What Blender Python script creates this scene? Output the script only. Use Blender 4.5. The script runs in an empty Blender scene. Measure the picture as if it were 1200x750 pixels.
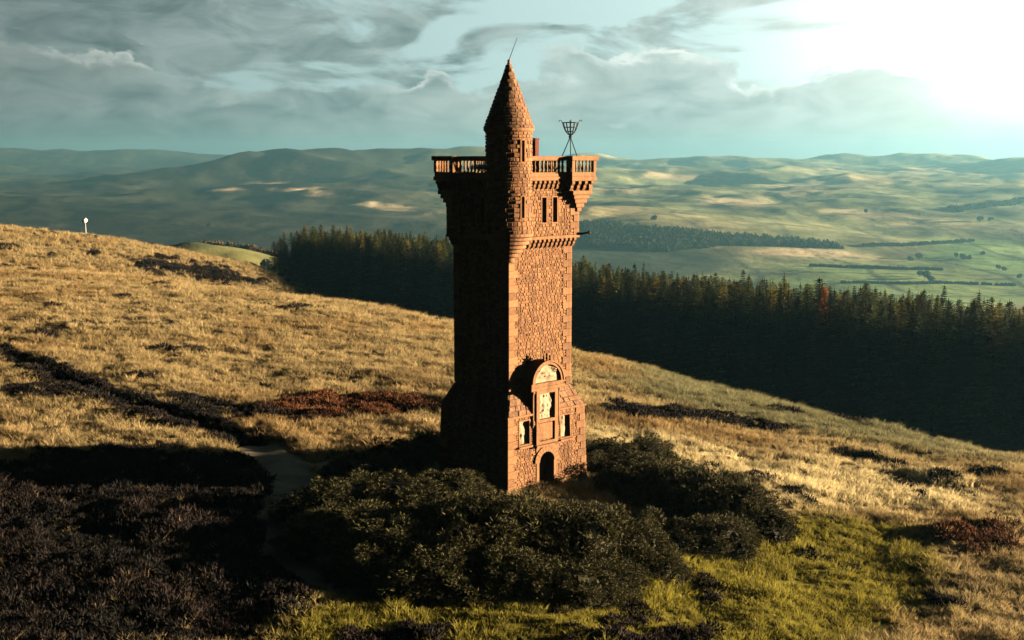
import bpy, bmesh, math, random
import numpy as np
from mathutils import Vector, Matrix

random.seed(7); RNG = np.random.default_rng(7)
SC = bpy.context.scene
COL = SC.collection
R = math.radians

# ------------------------------------------------------------------ camera, sky, sun, exposure
F = 1400.0                       # focal length in photo pixels (1200 wide)
PITCH = math.atan(191 / F)
CZ = 14.8                        # camera height above the foot of the tower
cam = bpy.data.objects.new('camera', bpy.data.cameras.new('camera'))
COL.objects.link(cam); SC.camera = cam
cam.location = (0, 0, CZ); cam.rotation_euler = (math.pi / 2 - PITCH, 0, 0)
cam.data.sensor_width = 36; cam.data.lens = F / 1200 * 36
cam.data.clip_start = 0.5; cam.data.clip_end = 40000

SUN_EL, SUN_AZ = R(7.0), R(86)     # azimuth from +Y towards +X
sun = bpy.data.objects.new('sun', bpy.data.lights.new('sun', 'SUN'))
COL.objects.link(sun)
sun.data.energy = 5.0; sun.data.angle = R(0.5); sun.data.color = (1.0, 0.74, 0.46)
sd = Vector((math.sin(SUN_AZ) * math.cos(SUN_EL), math.cos(SUN_AZ) * math.cos(SUN_EL), math.sin(SUN_EL)))
sun.rotation_euler = sd.to_track_quat('Z', 'Y').to_euler()

SC.view_settings.view_transform = 'Standard'; SC.view_settings.look = 'None'
SC.view_settings.exposure = 2.8; SC.view_settings.gamma = 1.0
SC.render.engine = 'CYCLES'
cy = SC.cycles
cy.use_denoising = True; cy.max_bounces = 5; cy.diffuse_bounces = 0; cy.glossy_bounces = 2
cy.volume_bounces = 0; cy.transparent_max_bounces = 6; cy.sample_clamp_indirect = 4.0


class NB:
    """small node-tree builder"""
    def __init__(s, tree):
        s.t = tree; s.n = tree.nodes; s.l = tree.links
    def put(s, sock, v):
        if isinstance(v, bpy.types.NodeSocket): s.l.new(v, sock)
        elif v is not None: sock.default_value = v
    def math(s, op, a, b=None, clamp=False):
        n = s.n.new('ShaderNodeMath'); n.operation = op; n.use_clamp = clamp
        s.put(n.inputs[0], a); s.put(n.inputs[1], b); return n.outputs[0]
    def comb(s, x, y, z):
        n = s.n.new('ShaderNodeCombineXYZ')
        for i, v in enumerate((x, y, z)): s.put(n.inputs[i], v)
        return n.outputs[0]
    def noise(s, vec, scale, detail=4, rough=.5, dist=0.0):
        n = s.n.new('ShaderNodeTexNoise'); s.put(n.inputs['Vector'], vec)
        n.inputs['Scale'].default_value = scale; n.inputs['Detail'].default_value = detail
        n.inputs['Roughness'].default_value = rough; n.inputs['Distortion'].default_value = dist
        return n.outputs['Fac']
    def rng(s, v, a, b, c=0.0, d=1.0, smooth=False):
        n = s.n.new('ShaderNodeMapRange'); n.clamp = True
        if smooth: n.interpolation_type = 'SMOOTHSTEP'
        s.put(n.inputs[0], v)
        for i, q in enumerate((a, b, c, d)): s.put(n.inputs[i + 1], q)
        return n.outputs[0]
    def mix(s, f, a, b, mode='MIX'):
        n = s.n.new('ShaderNodeMix'); n.data_type = 'RGBA'; n.blend_type = mode
        s.put(n.inputs[0], f)
        s.put(n.inputs[6], (*a, 1) if isinstance(a, tuple) and len(a) == 3 else a)
        s.put(n.inputs[7], (*b, 1) if isinstance(b, tuple) and len(b) == 3 else b)
        return n.outputs[2]


world = bpy.data.worlds.new('World'); SC.world = world; world.use_nodes = True
def build_world():
    b = NB(world.node_tree); b.n.clear()
    out = b.n.new('ShaderNodeOutputWorld'); bg = b.n.new('ShaderNodeBackground')
    tc = b.n.new('ShaderNodeTexCoord'); sep = b.n.new('ShaderNodeSeparateXYZ')
    b.l.new(tc.outputs['Generated'], sep.inputs[0])
    x, y, z = sep.outputs
    az = b.math('ARCTAN2', x, y)                       # 0 ahead, + to the right
    el = b.math('ARCSINE', b.math('MINIMUM', b.math('MAXIMUM', z, -1.0), 1.0))
    sky = b.n.new('ShaderNodeTexSky'); sky.sky_type = 'NISHITA'; sky.sun_disc = False
    sky.sun_elevation = SUN_EL; sky.sun_rotation = SUN_AZ; sky.altitude = 380
    sky.air_density = 1.0; sky.dust_density = 2.0
    clear = b.mix(1.0, sky.outputs[0], (0.055, 0.055, 0.055), 'MULTIPLY')
    clear = b.mix(0.5, clear, (0.30, 0.42, 0.43))
    # the sky darkens gently away from the bright quarter on the right, and upwards
    ca = b.math('COSINE', b.math('SUBTRACT', az, R(40)))
    side = b.rng(ca, 0.0, 1.0, 0.0, 1.0, True)
    high = b.rng(el, R(9), R(40), 1.0, 0.06, True)
    # cloud layers in direction space, flattened near the horizon
    v1 = b.comb(b.math('MULTIPLY', az, 6.5), b.math('MULTIPLY', el, 24.0), 2.3)
    n1 = b.noise(v1, 1.0, 8, 0.55, 0.5)
    v2 = b.comb(b.math('MULTIPLY', az, 8.0), b.math('MULTIPLY', el, 12.0), 4.6)
    n2 = b.noise(v2, 1.0, 7, 0.58, 0.35)
    v3 = b.comb(b.math('MULTIPLY', az, 17.0), b.math('MULTIPLY', el, 38.0), 9.7)
    n3 = b.noise(v3, 1.0, 7, 0.6, 0.6)
    v4 = b.comb(b.math('MULTIPLY', az, 5.0), b.math('MULTIPLY', el, 9.0), 1.1)
    n4 = b.noise(v4, 1.0, 3, 0.5, 0.2)
    clear = b.mix(0.8, clear, (0.44, 0.58, 0.585))
    shade = b.mix(b.rng(n3, 0.35, 0.66, 0, 1), (0.12, 0.175, 0.18), (0.33, 0.39, 0.38))
    # broken grey upper layer, thicker to the left
    left = b.rng(az, R(-25), R(8), 0.13, 0.0, True)
    m_up = b.rng(b.math('ADD', n1, left), 0.49, 0.585, 0, 0.95, True)
    # cumulus bank along the horizon with a ragged, lit top
    top = b.math('ADD', R(-1.6), b.math('ADD', b.math('MULTIPLY', n2, R(9.5)), b.math('MULTIPLY', n3, R(2.0))))
    bankd = b.math('SUBTRACT', top, el)
    m_bank = b.rng(bankd, R(-0.12), R(0.40), 0, 0.97, True)
    rim = b.math('MULTIPLY', b.rng(bankd, R(-0.05), R(0.22), 0, 1, True), b.rng(bankd, R(0.2), R(0.9), 1, 0, True))
    bankc = b.mix(b.rng(n3, 0.34, 0.62, 0, 1), (0.155, 0.22, 0.225), (0.34, 0.405, 0.395))
    bankc = b.mix(b.rng(n4, .42, .62, 0, .5), bankc, (0.40, 0.41, 0.38))
    bankc = b.mix(b.math('MULTIPLY', rim, b.rng(n1, .42, .58, .05, .85)), bankc, (0.72, 0.74, 0.70))
    c = b.mix(m_up, clear, shade)
    c = b.mix(m_bank, c, bankc)
    # thin veil hides the bank's foot
    veil = b.rng(el, R(0.0), R(2.2), .75, 0, True)
    c = b.mix(veil, c, (0.20, 0.275, 0.28))
    lev = b.math('MULTIPLY', b.rng(side, 0, 1, 0.07, 1.30), high)
    c = b.mix(1.0, c, b.comb(lev, lev, lev), 'MULTIPLY')
    # the veil of glare round the hidden sun's quarter
    gd = Vector((math.sin(R(23)) * math.cos(R(6.2)), math.cos(R(23)) * math.cos(R(6.2)), math.sin(R(6.2))))
    dt = b.n.new('ShaderNodeVectorMath'); dt.operation = 'DOT_PRODUCT'
    b.l.new(tc.outputs['Generated'], dt.inputs[0]); dt.inputs[1].default_value = gd
    ang = b.math('ARCCOSINE', b.math('MINIMUM', dt.outputs['Value'], 0.99999))
    g1 = b.math('EXPONENT', b.math('MULTIPLY', b.math('POWER', b.math('DIVIDE', ang, R(8.0)), 2.0), -1.0))
    g2 = b.math('EXPONENT', b.math('MULTIPLY', b.math('DIVIDE', ang, R(9.0)), -1.0))
    cover = b.math('SUBTRACT', 1.0, b.math('MULTIPLY', m_bank, 0.72))
    gl = b.math('ADD', b.math('MULTIPLY', b.math('MULTIPLY', g1, cover), 1.05), b.math('MULTIPLY', g2, 0.55))
    glow = b.mix(1.0, b.comb(gl, gl, gl), (1.0, 0.955, 0.82), 'MULTIPLY')
    c = b.mix(1.0, c, glow, 'ADD')
    below = b.rng(el, R(-4), R(-0.5), 0, 1, True)
    c = b.mix(below, (0.03, 0.04, 0.04), c)
    c = b.mix(1.0, c, (.95, 1.0, .985), 'MULTIPLY')
    b.l.new(c, bg.inputs[0]); bg.inputs[1].default_value = 1.0 * WORLD_GAIN
    b.l.new(bg.outputs[0], out.inputs[0])
WORLD_GAIN = 0.172
build_world()

# ------------------------------------------------------------------ numeric helpers
def _hash(ix, iy, seed):
    h = (ix * 374761393 + iy * 668265263 + seed * 974634541) & 0xFFFFFFFF
    h = ((h ^ (h >> 13)) * 1274126177) & 0xFFFFFFFF
    return ((h ^ (h >> 16)) & 0xFFFFFF) / float(0xFFFFFF)
def vnoise(x, y, seed=0):
    x = np.asarray(x, float); y = np.asarray(y, float)
    ix = np.floor(x).astype(np.int64); iy = np.floor(y).astype(np.int64)
    fx = x - ix; fy = y - iy
    fx = fx * fx * (3 - 2 * fx); fy = fy * fy * (3 - 2 * fy)
    a = _hash(ix, iy, seed); b = _hash(ix + 1, iy, seed); c = _hash(ix, iy + 1, seed); d = _hash(ix + 1, iy + 1, seed)
    return (a * (1 - fx) + b * fx) * (1 - fy) + (c * (1 - fx) + d * fx) * fy
def fbm(x, y, scale, octv=4, seed=0, gain=.5):
    s = 0; a = 1; t = 0
    x = np.asarray(x, float) / scale; y = np.asarray(y, float) / scale
    for o in range(octv):
        s = s + a * (vnoise(x * 2 ** o + 17.3 * o, y * 2 ** o - 9.1 * o, seed + o) - .5); t += a; a *= gain
    return s / t * 2           # about -1..1
def sstep(a, b, v):
    t = np.clip((v - a) / (b - a), 0, 1); return t * t * (3 - 2 * t)
def tanrow(py): return math.tan(PITCH + math.atan((py - 375) / F))
def project(x, y, z):
    dz = z - CZ
    zc = y * math.cos(PITCH) - dz * math.sin(PITCH)
    yc = y * math.sin(PITCH) + dz * math.cos(PITCH)
    zc = np.maximum(zc, 1e-3)
    return 600 + F * x / zc, 375 - F * yc / zc
def pixdir(px, py):
    a = (px - 600) / F; b = (py - 375) / F
    return a, math.cos(PITCH) - b * math.sin(PITCH), -math.sin(PITCH) - b * math.cos(PITCH)

# ------------------------------------------------------------------ terrain height
# columns of the hill: (photo column, [(distance, height), ...]); heights at crests come from the sight line
def crest(Y, py, below=0.0): return (Y, CZ - tanrow(py) * Y - below)
def hidden(Y, py, below): return (Y, CZ - tanrow(py) * Y - below)
FAR = [(420, -48), (600, -80), (1000, -128), (1350, -148), (2000, -148), (2600, -118), (3200, -98), (4200, -94), (5500, -82), (7600, -46), (8600, -70), (11500, -170)]
COLS = [
    (-500, [(0, .6), (52, 1.2), (90, 2.2), crest(158, 300), hidden(205, 300, 1.2), crest(290, 258), (340, -14)]),
    (0,    [(0, .4), (52, .7), (90, 1.3), crest(150, 315), hidden(200, 315, 1.2), crest(290, 270), (345, -20)]),
    (150,  [(0, .3), (52, .5), (90, .9), crest(145, 326), hidden(200, 326, 1.5), crest(300, 289), (350, -24)]),
    (300,  [(0, .1), (52, .25), (90, .4), crest(138, 343), hidden(200, 343, 2.0), crest(310, 320), (345, -26)]),
    (440,  [(0, 0), (52, .1), (85, 0), crest(130, 361), hidden(180, 361, 2.5), (270, -24), (345, -30)]),
    (600,  [(0, -.1), (52, 0), (80, -.3), crest(120, 394), hidden(160, 394, 2.5), (230, -24.5), (345, -34)]),
    (750,  [(0, -.2), (50, -.6), (75, -1.3), crest(106, 430), hidden(140, 430, 2.0), (205, -25), (345, -38)]),
    (900,  [(0, -.5), (48, -1.3), (68, -2.3), crest(92, 470), hidden(120, 470, 2.0), (180, -26), (345, -42)]),
    (1050, [(0, -.8), (45, -2.0), (62, -2.9), crest(82, 503), hidden(110, 503, 2.0), (165, -27), (345, -44)]),
    (1200, [(0, -1.1), (42, -2.0), (56, -2.7), crest(73, 535), hidden(100, 535, 2.0), (150, -27), (345, -46)]),
    (1700, [(0, -2.0), (36, -2.8), (48, -3.7), (62, -6), (90, -14), (140, -28), (345, -50)]),
]
def build_profiles():
    us, grid = [], []
    Ys = np.concatenate([np.linspace(0, 360, 361), np.geomspace(365, 11600, 260)])
    for px, pts in COLS:
        p = pts + FAR
        Y = np.array([q[0] for q in p], float); Z = np.array([q[1] for q in p], float)
        # monotone-ish cubic Hermite; slopes by weighted finite differences, sight-line slope kept at crests
        h = np.diff(Y); d = np.diff(Z) / h
        m = np.zeros(len(Y)); m[0] = d[0]; m[-1] = d[-1]
        for i in range(1, len(Y) - 1):
            m[i] = (d[i - 1] * h[i] + d[i] * h[i - 1]) / (h[i] + h[i - 1])
        for i, q in enumerate(pts):
            if i == 3: m[i] = (Z[i] - CZ) / Y[i]
        i = np.clip(np.searchsorted(Y, Ys, side='right') - 1, 0, len(Y) - 2)
        t = (Ys - Y[i]) / h[i]
        z = ((1 + 2 * t) * (1 - t) ** 2 * Z[i] + t * (1 - t) ** 2 * h[i] * m[i] + t * t * (3 - 2 * t) * Z[i + 1] + t * t * (t - 1) * h[i] * m[i + 1])
        grid.append(z); us.append((px - 600) / F * 1.0)
    us = np.array(us); grid = np.array(grid)
    fine = np.linspace(us[0], us[-1], 241)
    out = np.zeros((241, len(Ys)))
    for k in range(len(Ys)): out[:, k] = np.interp(fine, us, grid[:, k])
    ker = np.hanning(13)[1:-1]; ker /= ker.sum()
    pad = np.pad(out, ((5, 5), (0, 0)), mode='edge')
    sm = sum(ker[j] * pad[j:j + 241] for j in range(11))
    return fine, Ys, sm
PU, PY, PZ = build_profiles()
def base_height(x, y):
    yy = np.clip(y, 0, PY[-1] - 1)
    u = np.clip(x / np.maximum(y, 30.0), PU[0], PU[-1])
    fi = (u - PU[0]) / (PU[1] - PU[0]); i = np.clip(fi.astype(int), 0, len(PU) - 2); a = fi - i
    j = np.clip(np.searchsorted(PY, yy, side='right') - 1, 0, len(PY) - 2)
    b = (yy - PY[j]) / (PY[j + 1] - PY[j])
    return (PZ[i, j] * (1 - a) * (1 - b) + PZ[i + 1, j] * a * (1 - b) + PZ[i, j + 1] * (1 - a) * b + PZ[i + 1, j + 1] * a * b)
def at(px, Y): return (px - 600) / F * Y
# far hills: (photo column, distance, height, half width across, half width along)
HILLS = [(455, 4700, 92, 560, 600), (330, 4450, 58, 420, 480), (210, 4150, 34, 450, 430), (575, 4700, 66, 380, 500), (390, 3600, 22, 320, 300), (520, 3500, 20, 300, 300),
         (30, 7600, 82, 900, 560), (190, 7800, 64, 420, 560), (330, 7900, 58, 420, 500), (-200, 7300, 90, 900, 700),
         (700, 7300, 62, 330, 480), (860, 6700, 80, 430, 480), (990, 7300, 64, 380, 480), (1110, 7000, 50, 380, 450), (1225, 5700, 84, 560, 480), (1360, 5000, 90, 640, 560),
         (790, 4800, 40, 420, 330), (930, 5300, 40, 460, 340), (1080, 4400, 28, 420, 280), (1000, 3500, 12, 500, 220), (700, 2450, 26, 330, 330), (820, 2250, 14, 260, 200), (1130, 2900, 12, 400, 200)]
def height(x, y, detail=True):
    x = np.asarray(x, float); y = np.asarray(y, float)
    z = base_height(x, y)
    far = sstep(380, 900, y)
    for px, Y, h, sx, sy in HILLS:
        z = z + far * h * np.exp(-((x - at(px, Y)) / sx) ** 2 - ((y - Y) / sy) ** 2)
    # two green mounds and their shelf on the left
    z = z + 63 * np.exp(-((x - at(225, 740)) / 130) ** 2 - ((y - 760) / 190) ** 2)
    z = z + 5 * np.exp(-((x - at(225, 690)) / 17) ** 2 - ((y - 690) / 26) ** 2) + 4 * np.exp(-((x - at(281, 680)) / 15) ** 2 - ((y - 680) / 26) ** 2)
    z = z + far * sstep(1800, 4200, y) * (16 * fbm(x, y, 1500, 3, 5) + 26 * (.7 - np.abs(fbm(x, y * .8, 760, 4, 9)) * 2.2))
    z = z + far * (2.5 + 4 * sstep(1000, 1700, y) + 9 * sstep(1800, 3600, y)) * fbm(x, y, 240, 4, 14) + far * 5 * sstep(1500, 3000, y) * fbm(x, y * .7, 90, 2, 15)
    if detail:
        near = 1 - sstep(200, 420, y)
        z = z + near * (0.28 * fbm(x, y, 9, 3, 21) + 0.30 * fbm(x, y, 2.2, 3, 31)) * sstep(4, 9, np.hypot(x - .025, y - 54.7))
    return z
def ground_at(px, py, y0=30.0, y1=200.0):
    a, b, c = pixdir(px, py)
    for Y in np.arange(y0, y1, .15):
        t = Y / b; zz = CZ + c * t
        if zz <= float(height(np.array([a * t]), np.array([Y]))[0]): return a * t, Y, zz
    return a * y1 / b, y1, CZ + c * y1 / b

# ------------------------------------------------------------------ materials
def new_mat(name):
    m = bpy.data.materials.new(name); m.use_nodes = True
    b = NB(m.node_tree); p = m.node_tree.nodes['Principled BSDF']
    p.inputs['Roughness'].default_value = .9; p.inputs['Specular IOR Level'].default_value = .2
    return m, b, p
def attr(b, name, kind='GEOMETRY'):
    n = b.n.new('ShaderNodeAttribute'); n.attribute_name = name; n.attribute_type = kind; return n
def bump(b, p, h, strength, dist):
    n = b.n.new('ShaderNodeBump'); n.inputs['Strength'].default_value = strength; n.inputs['Distance'].default_value = dist
    b.l.new(h, n.inputs['Height']); b.l.new(n.outputs[0], p.inputs['Normal'])
def obj_coord(b):
    return b.n.new('ShaderNodeTexCoord').outputs['Object']

def stone_mat(name, lo, hi, pale, grime=.5, tinted=True):
    m, b, p = new_mat(name); co = obj_coord(b)
    n1 = b.noise(co, 9, 6, .6); n2 = b.noise(co, 1.1, 4, .55); n3 = b.noise(co, 38, 3, .6)
    t = b.n.new('ShaderNodeObjectInfo').outputs['Random'] if tinted is None else attr(b, 'tint').outputs['Fac'] if tinted else b.rng(n2, .3, .7)
    c = b.mix(t, lo, hi)
    c = b.mix(b.rng(n1, .45, .75, 0, .55), c, pale)
    c = b.mix(b.rng(n1, .22, .42, grime, 0), c, tuple(v * .35 for v in lo))
    c = b.mix(b.rng(n2, .5, .75, 0, .4), c, (lo[0] * .8, lo[1] * .85, lo[2]))
    mp_ = b.n.new('ShaderNodeMapping'); b.l.new(co, mp_.inputs[0]); mp_.inputs['Scale'].default_value = (1, 1, .12)
    n4 = b.noise(mp_.outputs[0], 2.6, 5, .6)                       # rain streaks and soot
    c = b.mix(b.rng(n4, .52, .72, 0, .55), c, tuple(v * .3 for v in lo))
    c = b.mix(b.rng(b.noise(co, 3.3, 5, .65), .62, .74, 0, .4), c, (.22, .19, .12))   # lichen
    b.l.new(c, p.inputs['Base Color'])
    bump(b, p, b.math('ADD', b.math('MULTIPLY', n1, .7), b.math('MULTIPLY', n3, .3)), .8, .03)
    return m
M = {}
M['rubble'] = stone_mat('red sandstone rubble', (.085, .040, .020), (.235, .116, .051), (.32, .178, .085))
M['quoin'] = stone_mat('quoin sandstone', (.10, .049, .024), (.215, .109, .05), (.29, .163, .082), .5, tinted=None)
M['mortar'] = stone_mat('mortar', (.10, .048, .026), (.14, .07, .037), (.19, .105, .06), tinted=False)
M['dressed'] = stone_mat('dressed sandstone', (.135, .066, .032), (.205, .105, .049), (.28, .158, .08), .5, tinted=False)
M['pale'] = stone_mat('pale carved stone', (.20, .145, .09), (.31, .24, .165), (.40, .33, .25), .6, tinted=False)
M['slate'] = stone_mat('weathered stone slab', (.085, .042, .022), (.17, .085, .04), (.30, .22, .15))
M['brick_red'] = stone_mat('red clay flue', (.075, .018, .012), (.10, .024, .015), (.13, .034, .02), .3, tinted=False)
def plain(name, col, rough=.7, metal=0.0):
    m, b, p = new_mat(name); co = obj_coord(b)
    n = b.noise(co, 6, 4, .6)
    c = b.mix(b.rng(n, .3, .7), tuple(v * .75 for v in col), col)
    b.l.new(c, p.inputs['Base Color']); p.inputs['Roughness'].default_value = rough; p.inputs['Metallic'].default_value = metal
    return m
M['iron'] = plain('black iron', (.018, .019, .021), .55, .3)
M['glass'] = plain('dark window glass', (.012, .014, .016), .25)
M['door'] = plain('weathered oak', (.10, .055, .03), .8)
M['lead'] = plain('lead roof', (.09, .10, .105), .6)
M['white'] = plain('white paint', (.8, .8, .78), .5)
M['post'] = plain('galvanised post', (.35, .36, .36), .5, .4)
M['bark'] = plain('bark', (.06, .042, .03), .95)

def leaf_mat(name, lo, hi, instancer=False, trans=.12):
    m, b, p = new_mat(name)
    t = b.math('POWER', attr(b, 'tint').outputs['Fac'], 2.6)
    c = b.mix(t, lo, hi)
    oi = b.n.new('ShaderNodeObjectInfo')
    c = b.mix(b.rng(oi.outputs['Random'], 0, 1, 0, .45), c, tuple(v * .55 for v in hi))
    b.l.new(c, p.inputs['Base Color']); p.inputs['Roughness'].default_value = .75
    if trans:
        tr = b.n.new('ShaderNodeBsdfTranslucent'); b.l.new(c, tr.inputs[0])
        mx = b.n.new('ShaderNodeMixShader'); mx.inputs[0].default_value = trans
        b.l.new(p.outputs[0], mx.inputs[1]); b.l.new(tr.outputs[0], mx.inputs[2])
        b.l.new(mx.outputs[0], b.n['Material Output'].inputs[0])
    return m
M['gorse'] = leaf_mat('gorse leaves', (.006, .0075, .003), (.092, .083, .021))
M['spruce'] = leaf_mat('spruce needles', (.004, .007, .004), (.055, .072, .020), trans=.35)
M['spruce_olive'] = leaf_mat('olive spruce needles', (.005, .008, .004), (.17, .20, .045), trans=.35)
M['larch_gold'] = leaf_mat('yellowing larch needles', (.012, .013, .005), (.36, .33, .07), trans=.35)
M['larch_orange'] = leaf_mat('orange larch needles', (.18, .06, .012), (.62, .22, .035), trans=.35)
M['broadleaf'] = leaf_mat('far broadleaf', (.012, .02, .012), (.04, .05, .025))
M['rustwood'] = leaf_mat('far autumn wood', (.04, .03, .018), (.13, .085, .04))

def tuft_mat(name, rough=.8, trans=.42):
    m, b, p = new_mat(name)
    c = attr(b, 'tintc', 'INSTANCER').outputs['Color']
    t = attr(b, 'tint').outputs['Fac']
    c = b.mix(1.0, c, b.comb(b.rng(t, 0, 1, .55, 1.15), b.rng(t, 0, 1, .52, 1.15), b.rng(t, 0, 1, .45, 1.15)), 'MULTIPLY')
    b.l.new(c, p.inputs['Base Color']); p.inputs['Roughness'].default_value = rough
    tr = b.n.new('ShaderNodeBsdfTranslucent'); b.l.new(c, tr.inputs[0])
    mx = b.n.new('ShaderNodeMixShader'); mx.inputs[0].default_value = trans
    b.l.new(p.outputs[0], mx.inputs[1]); b.l.new(tr.outputs[0], mx.inputs[2])
    b.l.new(mx.outputs[0], b.n['Material Output'].inputs[0])
    return m
M['grass'] = tuft_mat('grass blades'); M['heather'] = tuft_mat('heather twigs', .9, .1)

def soil_mat(name, nscale, amt, bstr=.6, bdist=.1):
    m, b, p = new_mat(name); co = obj_coord(b)
    c = attr(b, 'col').outputs['Color']
    n = b.noise(co, nscale, 6, .6); n2 = b.noise(co, nscale * .17, 4, .55)
    k = b.math('ADD', b.math('MULTIPLY', b.rng(n, .25, .75, 1 - amt, 1 + amt), .6), b.math('MULTIPLY', b.rng(n2, .25, .75, 1 - amt, 1 + amt), .4))
    c = b.mix(1.0, c, b.comb(k, k, k), 'MULTIPLY')
    b.l.new(c, p.inputs['Base Color']); p.inputs['Roughness'].default_value = 1.0; p.inputs['Specular IOR Level'].default_value = .05
    bump(b, p, n, bstr, bdist)
    return m
M['moor'] = soil_mat('moor turf', 3.0, .45, .8, .08)
M['valley'] = soil_mat('valley land', .03, .5, .6, 5.0)
M['path'] = soil_mat('trodden path', 1.5, .3, .5, .04)

# ------------------------------------------------------------------ object helpers
def mesh_obj(name, verts, faces, mat, parent=None, tint=None, smooth=False, link=True):
    me = bpy.data.meshes.new(name)
    me.from_pydata([tuple(v) for v in verts], [], [tuple(f) for f in faces]); me.validate(clean_customdata=False)
    if mat: me.materials.append(mat)
    if tint is not None:
        a = me.attributes.new('tint', 'FLOAT', 'FACE'); a.data.foreach_set('value', np.asarray(tint, np.float32))
    if smooth: me.polygons.foreach_set('use_smooth', [True] * len(me.polygons))
    o = bpy.data.objects.new(name, me)
    if link: COL.objects.link(o)
    if parent: o.parent = parent
    return o
def inst(name, me, parent, loc=(0, 0, 0), rz=0.0, scale=(1, 1, 1)):
    o = bpy.data.objects.new(name, me); COL.objects.link(o)
    if parent: o.parent = parent
    o.location = loc; o.rotation_euler = (0, 0, rz); o.scale = scale
    return o
def tag(o, label=None, cat=None, group=None, kind=None):
    for k, v in (('label', label), ('category', cat), ('group', group), ('kind', kind)):
        if v: o[k] = v
    return o
def empty(name, loc=(0, 0, 0), rz=0.0):
    o = bpy.data.objects.new(name, None); COL.objects.link(o); o.location = loc; o.rotation_euler = (0, 0, rz)
    o.empty_display_size = .3; return o

class MB:
    def __init__(s): s.v = []; s.f = []
    def add(s, v, f):
        k = len(s.v); s.v += [tuple(q) for q in v]; s.f += [tuple(i + k for i in q) for q in f]; return s
    def box(s, x0, x1, y0, y1, z0, z1, top=1.0, c=.0):
        """box; top<1 tapers towards the top; c chamfers the upper and lower rim a little"""
        mx, my = (x0 + x1) / 2, (y0 + y1) / 2; hx, hy = (x1 - x0) / 2, (y1 - y0) / 2
        if c:
            L = [(z0, 1 - c / max(hx, .01) * .6, 1 - c / max(hy, .01) * .6), (z0 + c, 1, 1), (z1 - c, 1, 1), (z1, 1 - c / max(hx, .01) * .6, 1 - c / max(hy, .01) * .6)]
        else: L = [(z0, 1, 1), (z1, top, top)]
        v = []
        for z, ax, ay in L:
            for sx, sy in ((-1, -1), (1, -1), (1, 1), (-1, 1)): v.append((mx + sx * hx * ax, my + sy * hy * ay, z))
        f = [(3, 2, 1, 0)]
        n = len(L)
        for k in range(n - 1):
            for i in range(4):
                j = (i + 1) % 4; f.append((k * 4 + i, k * 4 + j, k * 4 + 4 + j, k * 4 + 4 + i))
        f.append(tuple((n - 1) * 4 + i for i in range(4)))
        return s.add(v, f)
    def lathe(s, prof, n=12, cx=0, cy=0, cap=True):
        v = []; f = []
        for r, z in prof:
            for i in range(n):
                a = 2 * math.pi * i / n; v.append((cx + r * math.cos(a), cy + r * math.sin(a), z))
        for k in range(len(prof) - 1):
            for i in range(n):
                j = (i + 1) % n; f.append((k * n + i, k * n + j, k * n + n + j, k * n + n + i))
        if cap:
            f.append(tuple(reversed(range(n)))); f.append(tuple((len(prof) - 1) * n + i for i in range(n)))
        return s.add(v, f)
    def tube(s, pts, r, n=6, r1=None):
        pts = [Vector(p) for p in pts]; v = []; f = []
        for i, p in enumerate(pts):
            d = (pts[min(i + 1, len(pts) - 1)] - pts[max(i - 1, 0)]).normalized()
            q = d.to_track_quat('Z', 'Y'); rr = r if r1 is None else r + (r1 - r) * i / (len(pts) - 1)
            for k in range(n):
                a = 2 * math.pi * k / n; v.append(p + q @ Vector((rr * math.cos(a), rr * math.sin(a), 0)))
        for i in range(len(pts) - 1):
            for k in range(n):
                j = (k + 1) % n; f.append((i * n + k, i * n + j, i * n + n + j, i * n + n + k))
        f.append(tuple(reversed(range(n)))); f.append(tuple((len(pts) - 1) * n + i for i in range(n)))
        return s.add(v, f)
    def build(s, name, mat, parent=None, smooth=False, link=True): return mesh_obj(name, s.v, s.f, mat, parent, smooth=smooth, link=link)

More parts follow.
